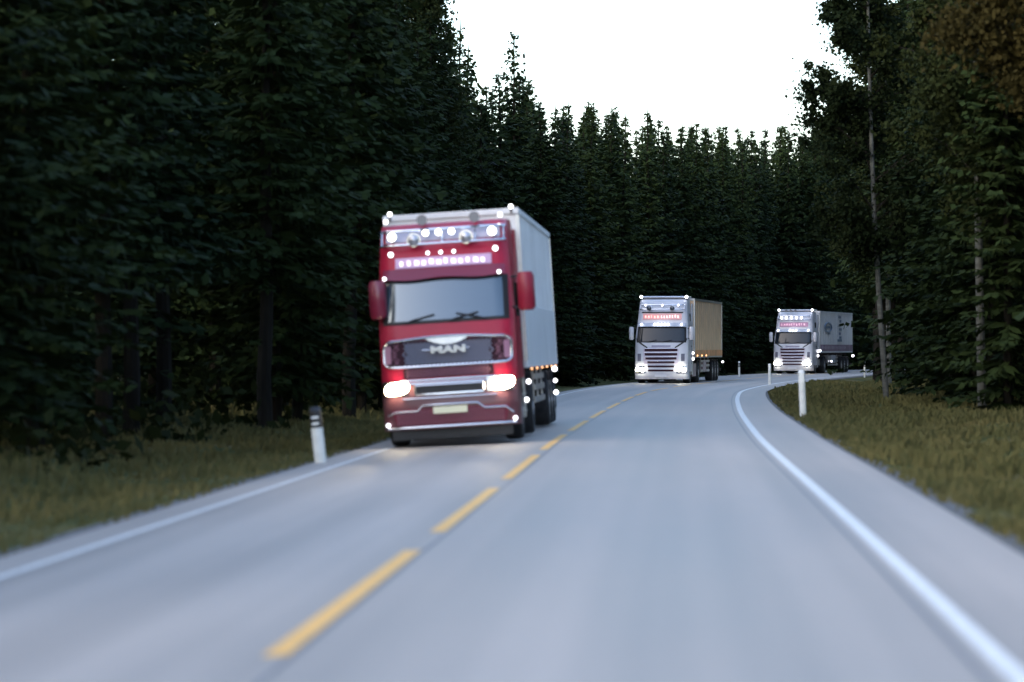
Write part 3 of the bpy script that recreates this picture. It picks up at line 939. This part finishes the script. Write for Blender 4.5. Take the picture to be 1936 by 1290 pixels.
# ------------------------------------------------------------------ red truck
def red_truck(X, Y, yaw, roll, z):
    root = empty('truck', (X, Y, z), (0, roll, -yaw))
    tag(root, 'red truck with chrome grille and roof lamps, towing a pale box trailer', 'truck')
    hw = 1.25
    cab = Cab([(.2, .06), (.6, .0), (1.2, .02), (1.9, .07), (2.1, .12), (2.95, .34), (3.2, .42), (3.65, .60), (3.9, .80), (4.0, 1.05)], hw, 1.17, .07)
    body = cab.shell(1.05, 4.0, 2.35, 'cab', RED, root)
    # windscreen and its frame
    zs = lin(2.14, 2.96, 8)
    mb = MB(); cab.panel(mb, zs, -1.16, 1.16, .012, .05, 24); mb.build('windscreen_frame', SEAL, root)
    zs = lin(2.20, 2.91, 8)
    mb = MB(); cab.panel(mb, zs, lambda z: -1.06, lambda z: 1.06, .026, .03, 24); ws = mb.build('windscreen', GLASS_B, root)
    wp = MB()
    for x0 in (-.75, .05, .75):
        cab.line(wp, [(x0, 2.17), (x0+.18*(1 if x0 < .5 else -1), 2.22), (x0+.55*(1 if x0 < .5 else -1), 2.30)], .06, .014)
    wp.build('wiper', BLACK, ws)
    # driver's area behind the glass edge pillars: side windows
    for s in (-1, 1):
        w = MB(); w.box(s*(hw-.0), 1.28, 2.5, .02, 1.0, .62); w.build('side_window', GLASS, root, bevel=.008)
        d = MB()
        for (y1, z1, y2, z2) in ((.72, 1.1, .72, 2.9), (.72, 2.9, 1.85, 2.9), (1.85, 2.9, 1.85, 1.1)):
            d.tube([(s*(hw+.004), y1, z1), (s*(hw+.004), y2, z2)], .008, 5)
        d.build('door_seam', SEAL, root)
        h = MB(); h.box(s*(hw+.02), 1.68, 1.95, .03, .2, .05); h.build('door_handle', BLACK, root, bevel=.008)
        e = MB(); e.box(s*(hw-.05), 2.68, 2.6, .04, .62, 2.5); e.build('side_deflector', RED, root, bevel=.015)
    # sun visor
    mb = MB()
    g = [[(x, cab.F(x, 3.13)-.03-k*.17, 3.16-k*.20 + .02*math.cos(x*5)*k) for x in lin(-1.12, 1.12, 21)] for k in (0, .5, 1)]
    mb.sheet(g, .03); vis = mb.build('sun_visor', DKRED, root)
    # light sign with pale lettering
    zs = lin(3.17, 3.36, 4)
    mb = MB(); cab.panel(mb, zs, -.88, .88, .05, .06, 16); sign = mb.build('light_sign', mat('sign_face', (.50, .33, .50), .35, emit=(.75, .45, .72), estr=.04), root)
    gl = MB(); glyph_row(gl, cab, -.80, .82, 3.20, 3.33, .058, 4, 12); gl.build('sign_lettering', SIGNW, sign)
    # roof: pale upper deflector, lamp bar, horns
    mb = MB(); cab.panel(mb, lin(3.66, 3.90, 5), -1.05, 1.05, .02, .04, 20); mb.build('roof_panel', mat('silver_lilac_paint', (.60, .56, .66), .3, coat=.5), root)
    bar = MB()
    yb_ = lambda x, z: cab.F(x, z) - .16
    for z, rad in ((3.60, .026), (3.86, .03)):
        bar.tube([(x, yb_(x, z), z) for x in lin(-1.14, 1.14, 17)], rad, 8)
    for x in (-1.12, -.6, 0, .6, 1.12):
        bar.tube([(x, yb_(x, 3.86), 3.86), (x, yb_(x, 3.60), 3.60)], .018, 6)
        bar.tube([(x, yb_(x, 3.72), 3.72), (x, cab.F(x, 3.72)+.02, 3.72)], .018, 6)
    rb = bar.build('lamp_bar', CHROME, root)
    for x in (-.92, .92): lamp(root, x, yb_(x, 3.74)-.06, 3.76, .075, POSL, .1, name='spot_lamp')
    for x in (-.30, -.06, .18): lamp(root, x, yb_(x, 3.78)-.05, 3.80, .055, POSL, .09, name='spot_lamp')
    for x in (-.52, .44):
        lamp(root, x, yb_(x, 3.70)-.05, 3.68, .11, mat('clear_lamp_lens', (.5, .5, .55), .15, .6), .12, name='spot_lamp')
        hr = MB(); hr.lathe((x+.17, 1.1, 4.04), 'y', [(.10, -.62), (.085, -.60), (.035, -.42), (.022, .1), (.0222, .25)], 14); hr.build('air_horn', HORN, root)
    for x in (-1.06, 1.06): lamp(root, x, 1.0, 4.07, .036, POSL, .06, name='marker_lamp')
    for x in (-.96, .96): lamp(root, x, cab.F(x, 3.44)-.05, 3.44, .045, POSS, .06, name='marker_lamp')
    for x in (-.28, -.04, .20): lamp(root, x, cab.F(x, 3.43)-.04, 3.43, .03, POSS, .05, name='marker_lamp')
    for x in (-1.08, 1.02): lamp(root, x, cab.F(x, 3.02)-.20, 3.00, .032, POSS, .05, name='marker_lamp')
    # main grille
    mb = MB(); cab.panel(mb, lin(1.38, 1.84, 4), -1.12, 1.12, .008, .03, 20); mb.build('grille_backing', SLOT, root)
    gr = MB()
    def lattice(gr, x0, x1, z0, z1, st, rad=.009):
        H_ = z1-z0; k = x0-H_
        while k < x1:
            for dr in (1, -1):
                pts = []
                for i in range(5):
                    t = i/4; x = k+H_*t; z = z0+H_*t if dr == 1 else z1-H_*t
                    pts.append((x, z))
                pts = [(x, z) for x, z in pts if x0 <= x <= x1]
                if len(pts) > 1: cab.line(gr, pts, .022 + (.004 if dr == 1 else 0), rad, 4)
            k += st
    lattice(gr, -.84, .84, 1.40, 1.80, .075, .013); go = gr.build('grille_mesh', MESHM, root)
    for s in (-1, 1):
        g2 = MB(); lattice(g2, *( (-1.03, -.86) if s < 0 else (.86, 1.03)), 1.42, 1.78, .07); g2.build('grille_mesh', MESHR, root)
        sp_ = MB(); cab.panel(sp_, lin(1.44, 1.76, 4), s*1.03 - .0 if s > 0 else -1.14, 1.14 if s > 0 else -1.03, .02, .03, 4); sp_.build('grille_side_panel', mat('pink_grey_panel', (.42, .20, .28), .35, coat=.4), root)
    # chrome surround
    sr = MB()
    loop = []
    for a in lin(180, 90, 6): loop.append((-1.02+.14*math.cos(R(a)), 1.72+.12*math.sin(R(a))))
    for x in lin(-.85, .85, 13): loop.append((x, 1.84+.05*(1-(x/.9)**2)))
    for a in lin(90, 0, 6): loop.append((1.02+.14*math.cos(R(a)), 1.72+.12*math.sin(R(a))))
    for a in lin(0, -90, 6): loop.append((1.02+.14*math.cos(R(a)), 1.47+.10*math.sin(R(a))))
    for x in lin(.9, -.9, 13): loop.append((x, 1.365))
    for a in lin(-90, -180, 6): loop.append((-1.02+.14*math.cos(R(a)), 1.47+.10*math.sin(R(a))))
    loop.append(loop[0])
    cab.line(sr, loop, .03, .026, 8); sr.build('grille_surround', CHROME, root)
    # chrome chin in the grille's top and the maker's letters
    mb = MB()
    g = [[(x, cab.F(x, z)-.045, z) for x in lin(-w_, w_, 9)] for z, w_ in ((1.90, .42), (1.84, .36), (1.78, .22), (1.745, .08))]
    mb.sheet(g, .03); mb.build('grille_badge', STEEL, root)
    text_obj('badge_lettering', 'MAN', .17, .015, STEEL, root, (.02, cab.F(0, 1.64)-.06, 1.645), (R(90), 0, 0), 1.7)
    mb = MB(); cab.line(mb, [(-.46, 1.66), (-.36, 1.655), (-.26, 1.66)], .05, .012); cab.line(mb, [(.30, 1.66), (.36, 1.665), (.40, 1.66)], .05, .012); mb.build('badge_line', CHROME, root)
    # second grille
    mb = MB(); cab.panel(mb, lin(1.16, 1.33, 3), -.82, .82, .008, .03, 14); mb.build('lower_grille_backing', SLOT, root)
    gr = MB(); lattice(gr, -.78, .78, 1.17, 1.32, .06, .008); gr.build('lower_grille_mesh', MESHR, root)
    bars = MB()
    for z, a, rad in ((1.115, .86, .02), (1.06, .80, .02)):
        cab.line(bars, [(x, z) for x in lin(-a, a, 15)], .03, rad, 8)
    # frame of the dark opening
    lp = [(-.62, 1.02), (-.62, .86), (.62, .86), (.62, 1.02), (-.62, 1.02)]
    dense = []
    for (x0, z0), (x1, z1) in zip(lp[:-1], lp[1:]):
        for t in lin(0, .9, 7): dense.append((x0+(x1-x0)*t, z0+(z1-z0)*t))
    dense.append(lp[-1]); cab.line(bars, dense, .04, .02, 8)
    cab.line(bars, [(x, .79) for x in lin(-.86, .86, 15)], .03, .014, 8)
    bars.build('chrome_bar', CHROME, root)
    mb = MB(); cab.panel(mb, lin(.87, 1.01, 3), -.62, .62, .012, .04, 12); mb.build('air_opening', BLACK, root)
    # bumper
    bcab = Cab([(.2, .10), (.30, .02), (.62, -.03), (.9, .01), (1.2, .02)], hw, hw, .09)
    bump = bcab.shell(.22, 1.10, .84, 'bumper', mat('dark_red_paint', (.14, .045, .055), .4, coat=.2), root, nz=12)
    mb = MB(); bcab.panel(mb, lin(.30, .60, 4), lambda z: -1.0-.25*(z-.3), lambda z: 1.0+.25*(z-.3), .010, .03, 20); mb.build('bumper_grille_backing', DKRED, root)
    def blat(x0, x1, z0, z1, st):
        g = MB(); H_ = z1-z0; k = x0-H_
        while k < x1:
            for dr in (1, -1):
                pts = [(k+H_*t, (z0+H_*t) if dr == 1 else (z1-H_*t)) for t in (0, .25, .5, .75, 1)]
                pts = [(x, z) for x, z in pts if x0 <= x <= x1]
                if len(pts) > 1: bcab.line(g, pts, .018+(.004 if dr == 1 else 0), .008, 4)
            k += st
        return g
    blat(-1.0, 1.0, .32, .58, .07).build('bumper_mesh', MESHR, root)
    cb = MB()
    bcab.line(cb, [(-1.15, .50), (-1.0, .56), (-.60, .56), (-.50, .66), (.50, .66), (.62, .56), (1.0, .56), (1.14, .44)], .03, .017, 7)
    bcab.line(cb, [(x, .265) for x in lin(-1.18, 1.18, 17)], .03, .024, 8)
    cb.build('bumper_trim', CHROME, root)
    va = MB(); va.box(0, .22, .145, 2.2, .05, .22); va.build('shade_board', BLACK, root, bevel=.02)  # black board added for the darkness of shade and tyres below the bumper
    # number plate
    mb = MB(); mb.box(0, -.095, .56, .62, .02, .125); pl = mb.build('number_plate', PLATE, root, bevel=.006)
    # headlights
    for s in (-1, 1):
        mb = MB(); cab.panel(mb, lin(.86, 1.12, 4), (s*.96-.27), (s*.96+.20), .03, .05, 8); hb = mb.build('headlight_housing', CHROME, root, smooth=True)
        mb = MB()
        ring = []
        for k in range(24):
            a = 2*math.pi*k/24; c_, s_ = math.cos(a), math.sin(a)
            ring.append((s*.96 + .225*math.copysign(abs(c_)**.7, c_), .985 + .115*math.copysign(abs(s_)**.7, s_) + .03*s*c_*s))
        mb.quad_strip([[(x, cab.F(x, z)-.04, z) for x, z in ring], [(s*.96+(x-s*.96)*.93, cab.F(x, z)-.075, .985+(z-.985)*.93) for x, z in ring], [(s*.96+(x-s*.96)*.4, cab.F(s*.96, .985)-.10, .985+(z-.985)*.4) for x, z in ring]])
        mb.build('headlight', HEAD, root)
        ld = bpy.data.lights.new('headlight_beam', 'SPOT'); ld.energy = 420 if s < 0 else 90; ld.spot_size = R(8.4); ld.spot_blend = 1.0; ld.shadow_soft_size = .10; ld.color = (1, .82, .55)
        lo = bpy.data.objects.new('headlight_beam', ld); COL.objects.link(lo); lo.parent = root
        lo.location = (s*.9, -.22, .98); lo.rotation_euler = (R(90-4.0), 0, R(180))
        lamp(root, s*1.16, bcab.F(1.16, .33)-.03, .33, .036, POSS, .05, False, 'corner_lamp')
        # steps at the cab's side
        st = MB()
        for z in (.42, .74): st.box(s*(hw-.06), 2.2, z, .14, .5, .05)
        st.box(s*(hw-.03), 2.25, .75, .05, .34, .9); st.build('cab_step', STEEL, root, bevel=.01)
    mirror_pair(root, hw, 2.62, .20, RED, tall=.70, out=(-.03, .24), w=.31)
    tractor_common(root, hw, 5.0, CHROME, None)
    ut = MB(); ut.box(0, 1.3, .34, 1.7, 1.7, .30); ut.box(0, .55, .19, 2.1, .06, .16); ut.build('undertray', BLACK, root, bevel=.02)
    # marker lamps low along the near side and lamps on brackets at the trailer's side
    for y, z in ((2.2, .62), (3.4, .95)): lamp(root, hw+.02, y, z, .045, POSS, .05, True, 'side_lamp')
    tr = trailer(root, 3.05, 13.5, 1.22, 4.27, 1.275, WHITE_T, 'panel', [12.0, 13.3, 14.6])
    for s in (-1, 1):
        mb = MB(); mb.box(s*1.279, 3.05+13.5/2+.05, 1.88, .02, 13.2, 1.10); mb.build('lower_side_sheet', WHITE_L, tr, bevel=.004)
    am = MB()
    for k in range(6): am.box(1.305, 4.2+k*2.2, 1.19, .03, .12, .04)
    am.build('side_marker', AMB, tr)
    for z, rr in ((1.12, .055), (.86, .042), (.60, .050)):
        lamp(root, 1.36, 13.2, z, rr, POSL, .06, True, 'side_lamp')
        b = MB(); b.box(1.30, 13.26, z, .16, .03, .04); b.build('lamp_bracket', FRAME, root)
    lamp(root, 1.16, 3.0, 4.30, .04, POSL, .06, name='marker_lamp'); lamp(root, -1.16, 3.0, 4.30, .04, POSL, .06, name='marker_lamp')
    for sx in (-.9, .9):
        bar_ = MB(); bar_.box(sx*1.29, 3.0, 4.22, .04, .04, .10); bar_.build('lamp_bracket', FRAME, root)
    for o in root.children:            # the body rides higher on its wheels
        if not o.name.startswith('wheel'): o.location.z += .085
    return root

red_truck(-1.07, 58.0, R(3.2), R(-3.6), -.06)

# ------------------------------------------------------------------ white trucks
def white_truck(X, Y, yaw, z, label, variant):
    root = empty('truck', (X, Y, z), (0, 0, -yaw))
    tag(root, label, 'truck')
    hw = 1.27
    cab = Cab([(.2, .08), (.6, .0), (1.2, .04), (1.85, .12), (2.0, .18), (2.62, .42), (2.9, .52), (3.4, .66), (3.8, .86), (3.98, 1.15)], hw, 1.13, .10)
    cab.shell(.55, 3.98, 2.35, 'cab', WHITE, root)
    bc = Cab([(.16, .10), (.3, .02), (.6, -.03), (.95, .02), (1.2, .05)], hw, hw, .12)
    bc.shell(.20, .98, .84, 'bumper', WHITE, root, nz=10)
    mb = MB(); mb.panel = None
    # windscreen: black frame with drooping corners, glass
    def hwz(z): return 1.10 + .04*(2.62-z)
    mb = MB(); cab.panel(mb, lin(1.93, 2.66, 7), lambda z: -hwz(z)-.05, lambda z: hwz(z)+.05, .012, .05, 22); mb.build('windscreen_frame', SEAL, root)
    mb = MB(); cab.panel(mb, lin(1.98, 2.61, 7), lambda z: -hwz(z)+.03, lambda z: hwz(z)-.03, .026, .03, 22); ws = mb.build('windscreen', GLASS, root)
    wp = MB()
    for x0 in (-.7, .0, .7): cab.line(wp, [(x0, 1.95), (x0+.25, 2.0), (x0+.5, 2.06)], .06, .014)
    wp.build('wiper', BLACK, ws)
    # dark sweep under the windscreen corners
    for s in (-1, 1):
        g = []
        for t in lin(0, 1, 7):
            x = s*(1.20-.55*t); z = 2.10-.42*t**.8
            g.append([(x, cab.F(x, z+dz)-.02, z+dz) for dz in (-.06+.03*t, .05-.02*t)])
        mb = MB(); mb.sheet(g, .03); mb.build('corner_trim', SEAL, root)
        w = MB(); w.box(s*(hw-.015), 1.22, 2.33, .02, .78, .55); w.build('side_window', GLASS, root, bevel=.008)
        w = MB(); w.box(s*1.165, 1.75, 3.12, .10, .42, .36); w.build('upper_side_window', GLASS, root, bevel=.01)
        d = MB()
        for (y1, z1, y2, z2) in ((.66, .9, .66, 2.75), (.66, 2.75, 1.75, 2.75), (1.75, 2.75, 1.75, .9)):
            d.tube([(s*(hw+.003)*(1 if z2 < 2.3 else .99), y1, z1), (s*(hw+.003)*(1 if z2 < 2.3 else .99), y2, z2)], .008, 5)
        d.build('door_seam', SEAL, root)
        h = MB(); h.box(s*(hw+.02), 1.6, 1.75, .03, .2, .05); h.build('door_handle', BLACK, root, bevel=.008)
        e = MB(); e.box(s*(hw-.07), 2.66, 2.45, .04, .58, 2.7); e.build('side_deflector', WHITE, root, bevel=.015)
        st = MB()
        st.box(s*(hw-.02), 2.18, .8, .05, .42, .8); st.build('cab_step', STEEL, root, bevel=.01)
        lamp(root, s*(hw+.015), 2.22, 1.42, .07, POSS, .06, True, 'side_lamp')
        lamp(root, s*(hw+.015), 2.22, 1.15, .08, POSS, .06, True, 'side_lamp')
        bk = MB(); bk.box(s*(hw-.02), 2.26, 1.28, .08, .05, .45); bk.build('lamp_bracket', CHROME, root)
    # visor: pale strip with lamps
    mb = MB(); g = [[(x, cab.F(x, 2.84)-.03-k*.17, 2.86-k*.17) for x in lin(-1.12, 1.12, 19)] for k in (0, .5, 1)]
    mb.sheet(g, .03); mb.build('sun_visor', mat('silver_visor', (.50, .54, .62), .3, coat=.6), root)
    vx = (-.95, -.32, -.16, 0, .16, .32, .95) if variant == 2 else (-.98, -.20, 0, .20, .98)
    for x in vx: lamp(root, x, cab.F(x, 2.75)-.20, 2.79, .05 if variant == 2 else .055, POSL, .05, False, 'marker_lamp')
    # light sign
    zs = lin(3.02, 3.30, 4)
    mb = MB(); cab.panel(mb, lin(3.33, 3.38, 2), -.98, .98, .03, .05, 12); mb.build('sign_hood', SEAL if variant == 2 else WHITE, root)
    mb = MB(); cab.panel(mb, zs, -.92, .92, .05, .06, 14)
    if variant == 2:
        sg = mb.build('light_sign', mat('sign_pale_red', (.7, .4, .4), .4, emit=(1.0, .36, .30), estr=.06), root)
        gl = MB(); glyph_row(gl, cab, -.82, -.10, 3.07, 3.25, .058, 7, 5); gl.build('sign_lettering', SIGNR, sg)
        gl = MB(); glyph_row(gl, cab, -.05, .85, 3.07, 3.25, .058, 8, 7); gl.build('sign_lettering', SIGNW, sg)
    else:
        sg = mb.build('light_sign', mat('sign_lilac', (.40, .22, .34), .4, emit=(.55, .25, .42), estr=.06), root)
        gl = MB(); glyph_row(gl, cab, -.80, .80, 3.07, 3.25, .058, 9, 10); gl.build('sign_lettering', PINK, sg)
    # roof
    bar = MB(); yb_ = lambda x, z: cab.F(x, z)-.13
    for z in (3.50, 3.72): bar.tube([(x, yb_(x, z), z) for x in lin(-1.06, 1.06, 15)], .024, 8)
    for x in (-1.05, -.5, 0, .5, 1.05):
        bar.tube([(x, yb_(x, 3.72), 3.72), (x, yb_(x, 3.50), 3.50)], .016, 6)
        bar.tube([(x, yb_(x, 3.6), 3.6), (x, cab.F(x, 3.6)+.02, 3.6)], .016, 6)
    bar.build('lamp_bar', CHROME, root)
    if variant == 2:
        for x in (-.62, .48): lamp(root, x, yb_(x, 3.55)-.05, 3.55, .10, mat('dark_lamp_lens', (.10, .11, .14), .15, .3), .1, True, 'spot_lamp')
        for x in (-.80, 0, .75): lamp(root, x, yb_(x, 3.72)-.04, 3.70, .05, POSS, .08, True, 'marker_lamp')
    else:
        for x in (-.80, -.48, -.15, .18, .50): lamp(root, x, yb_(x, 3.60)-.05, 3.60, .085, POSS, .1, True, 'spot_lamp')
        for x in (-.5, -.2, .1): 
            hr = MB(); hr.lathe((x, 1.15, 4.04), 'y', [(.09, -.55), (.075, -.53), (.03, -.4), (.02, .1), (.0202, .25)], 12); hr.build('air_horn', HORN, root)
    # dark gap between roof edge and top deflector, corner lamps
    mb = MB(); mb.box(0, 1.75, 4.00, 2.1, .9, .05); mb.build('roof_gap', SEAL, root)
    mb = MB()
    rings = []
    for z, yf, hh in ((4.03, 1.35, 1.16), (4.10, 1.30, 1.17), (4.14, 1.40, 1.15)):
        rings.append([(-hh, yf+.08, z), (-hh+.08, yf, z), (hh-.08, yf, z), (hh, yf+.08, z), (hh, 2.6, z), (-hh, 2.6, z)])
    mb.quad_strip(rings); mb.build('roof_deflector', WHITE, root)
    for s in (-1, 1): lamp(root, s*1.08, 1.28, 4.10, .075, POSL, .07, True, 'marker_lamp')
    # slatted grille
    def gw(z): return .80 - .10*max(0, (1.0-z))/.3
    lilac = mat('lilac_white_paint', (.62, .55, .66), .3, coat=.5)
    mb = MB(); cab.panel(mb, lin(.90, 1.68, 6), lambda z: -gw(z)-.03, lambda z: gw(z)+.03, .010, .03, 14); mb.build('grille_panel', lilac, root)
    for z, hh, a in ((1.575, .055, .78), (1.375, .055, .77), (1.18, .052, .74), (1.00, .042, .64)):
        mb = MB(); cab.panel(mb, lin(z-hh, z+hh, 3), -a, a, .030, .03, 14); mb.build('grille_slot', SLOT, root)
        mb = MB(); cab.line(mb, [(x, z+hh+.015) for x in lin(-a, a, 13)], .034, .012, 6); mb.build('grille_slat', CHROME, root)
    mb = MB(); cab.panel(mb, lin(1.71, 1.80, 3), -.45, .45, .014, .03, 8); mb.build('badge_plate', mat('lilac_grey', (.36, .34, .46), .35), root)
    for z in (.80, .61):
        mb = MB(); bc.panel(mb, lin(z-.045, z+.045, 3), -.62+.1*(.8-z), .62-.1*(.8-z), .012, .03, 12); mb.build('bumper_slot', SLOT if z > .6 else SEAL, root)
    for s in (-1, 1):
        mb = MB(); cab.panel(mb, lin(1.05, 1.40, 3), min(s*.95, s*1.12), max(s*.95, s*1.12), .012, .03, 4); mb.build('air_intake', mat('shadow_grey', (.16, .16, .22), .5), root)
        mb = MB(); bc.panel(mb, lin(.48, .80, 4), (lambda z, s=s: min(s*(.72+.2*(z-.48)), s*1.2)), (lambda z, s=s: max(s*(.72+.2*(z-.48)), s*1.2)), .02, .05, 8); mb.build('headlight_housing', CHROME, root)
        for dx, rr, zz in ((-.12, .105, .66), (.11, .11, .64)):
            lamp(root, s*.98+dx, bc.F(s*.98+dx, .64)-.06, zz, rr, HEAD2, .05, False, 'headlight')
        ld = bpy.data.lights.new('headlight_beam', 'SPOT'); ld.energy = 520 if s < 0 else 170; ld.spot_size = R(9); ld.spot_blend = .8; ld.shadow_soft_size = .10; ld.color = (1, .97, .88)
        lo = bpy.data.objects.new('headlight_beam', ld); COL.objects.link(lo); lo.parent = root
        lo.location = (s*.98, -.22, .65); lo.rotation_euler = (R(90-3.0), 0, R(180))
    mb = MB(); mb.box(0, -.06, .36, .56, .02, .12); mb.build('number_plate', mat('white_plate', (.8, .8, .84), .4), root, bevel=.005)
    # mirrors on long arms, pale
    mirror_pair(root, hw, 2.36, .28, WHITE, tall=.62, out=.16, w=.22)
    tractor_common(root, hw, 5.0, STEEL, mat('maroon_skirt', (.12, .035, .035), .4, coat=.4) if variant == 2 else None)
    if variant == 2:
        tr = trailer(root, 3.05, 13.5, 1.20, 4.05, 1.275, GREY_C, 'curtain', [12.0, 13.3, 14.6])
        # amber lamp glow painted on a strip, with lit markers along the bottom
        mb = MB(); mb.box(1.31, 9.8, 1.42, .015, 13.3, .30); mb.build('side_strip', mat('amber_glow_paint', (.75, .36, .15), .5, noise=.35, nscale=.9), tr)
        for k in range(3):
            mb = MB(); mb.box(1.33, 3.9+k*2.1, 1.30, .05, .14, .08); mb.build('side_marker', AMB, tr, bevel=.01)
        pb = MB(); pb.box(1.0, 8.2, .78, .5, 1.5, .56); pb.build('pallet_box', mat('pink_grey_box', (.42, .33, .34), .5, noise=.1), root, bevel=.02)
        lamp(root, 1.40, 15.8, .95, .06, POSS, .05, True, 'side_lamp')
        b = MB(); b.box(1.33, 15.85, .95, .2, .03, .04); b.build('lamp_bracket', FRAME, root)
    else:
        tr = trailer(root, 3.05, 13.5, 1.35, 4.05, 1.275, BLUE_C, 'panel', [12.0, 13.3, 14.6])
        # emblem and lettering on the side, too small to read
        ink = mat('blue_print', (.20, .27, .37), .5)
        mb = MB()
        prev = None; pts = []
        for k in range(25):
            a = 2*math.pi*k/24; pts.append((1.30, 6.2+1.35*math.cos(a), 3.02+.30*math.sin(a)))
        mb.tube(pts, .055, 6)
        mb.box(1.30, 5.2, 3.0, .02, .35, .55); mb.box(1.30, 6.2, 3.02, .02, 1.7, .16); mb.box(1.30, 6.6, 2.62, .02, .9, .14)
        mb.build('emblem', ink, tr)
        mb = MB()
        for k, (z, w_) in enumerate(((3.72, 1.0), (3.45, .7), (3.18, .8), (2.9, 1.1), (2.62, .7), (2.35, .9), (2.16, 1.7))):
            mb.box(1.30, 11.0+.25*(k % 2), z, .02, w_, .17)
        mb.build('side_lettering', ink, tr)
        mb = MB(); mb.box(1.298, 9.8, 1.66, .012, 13.2, .42); mb.build('side_strip', mat('mauve_print', (.30, .20, .28), .5, noise=.25, nscale=1.3), tr)
        mb = MB(); r = random.Random(2)
        for k in range(18):
            mb.box(1.309, 4.0+k*.55, 1.68, .012, .30*r.uniform(.6, 1.1), .20*r.uniform(.6, 1.1))
        mb.build('strip_lettering', mat('pale_mauve', (.50, .42, .50), .5), tr)  # blocks standing for lettering along the strip
        pb = MB(); pb.box(1.0, 8.6, .92, .5, 2.0, .52); pb.build('pallet_box', mat('pale_grey_box', (.50, .52, .58), .45, noise=.1), root, bevel=.02)
        lamp(root, 1.36, 2.6, 1.48, .09, POSS, .06, True, 'side_lamp'); lamp(root, 1.36, 7.2, .78, .06, POSS, .06, True, 'side_lamp')
        lamp(root, 1.42, 15.9, 1.12, .09, POSS, .06, True, 'side_lamp')
        b = MB(); b.box(1.33, 15.95, 1.12, .2, .03, .04); b.box(1.30, 2.66, 1.48, .1, .03, .04); b.box(1.26, 7.25, .78, .2, .03, .04); b.build('lamp_bracket', FRAME, root)
    return root

white_truck(7.02, 151.0, R(9.3), 0.0, 'white truck with glowing red sign, towing a grey curtain trailer with a painted amber glow', 2)
white_truck(17.95, 205.0, R(15.0), 0.0, 'white truck towing a pale blue trailer with a dark emblem, farthest away', 3)
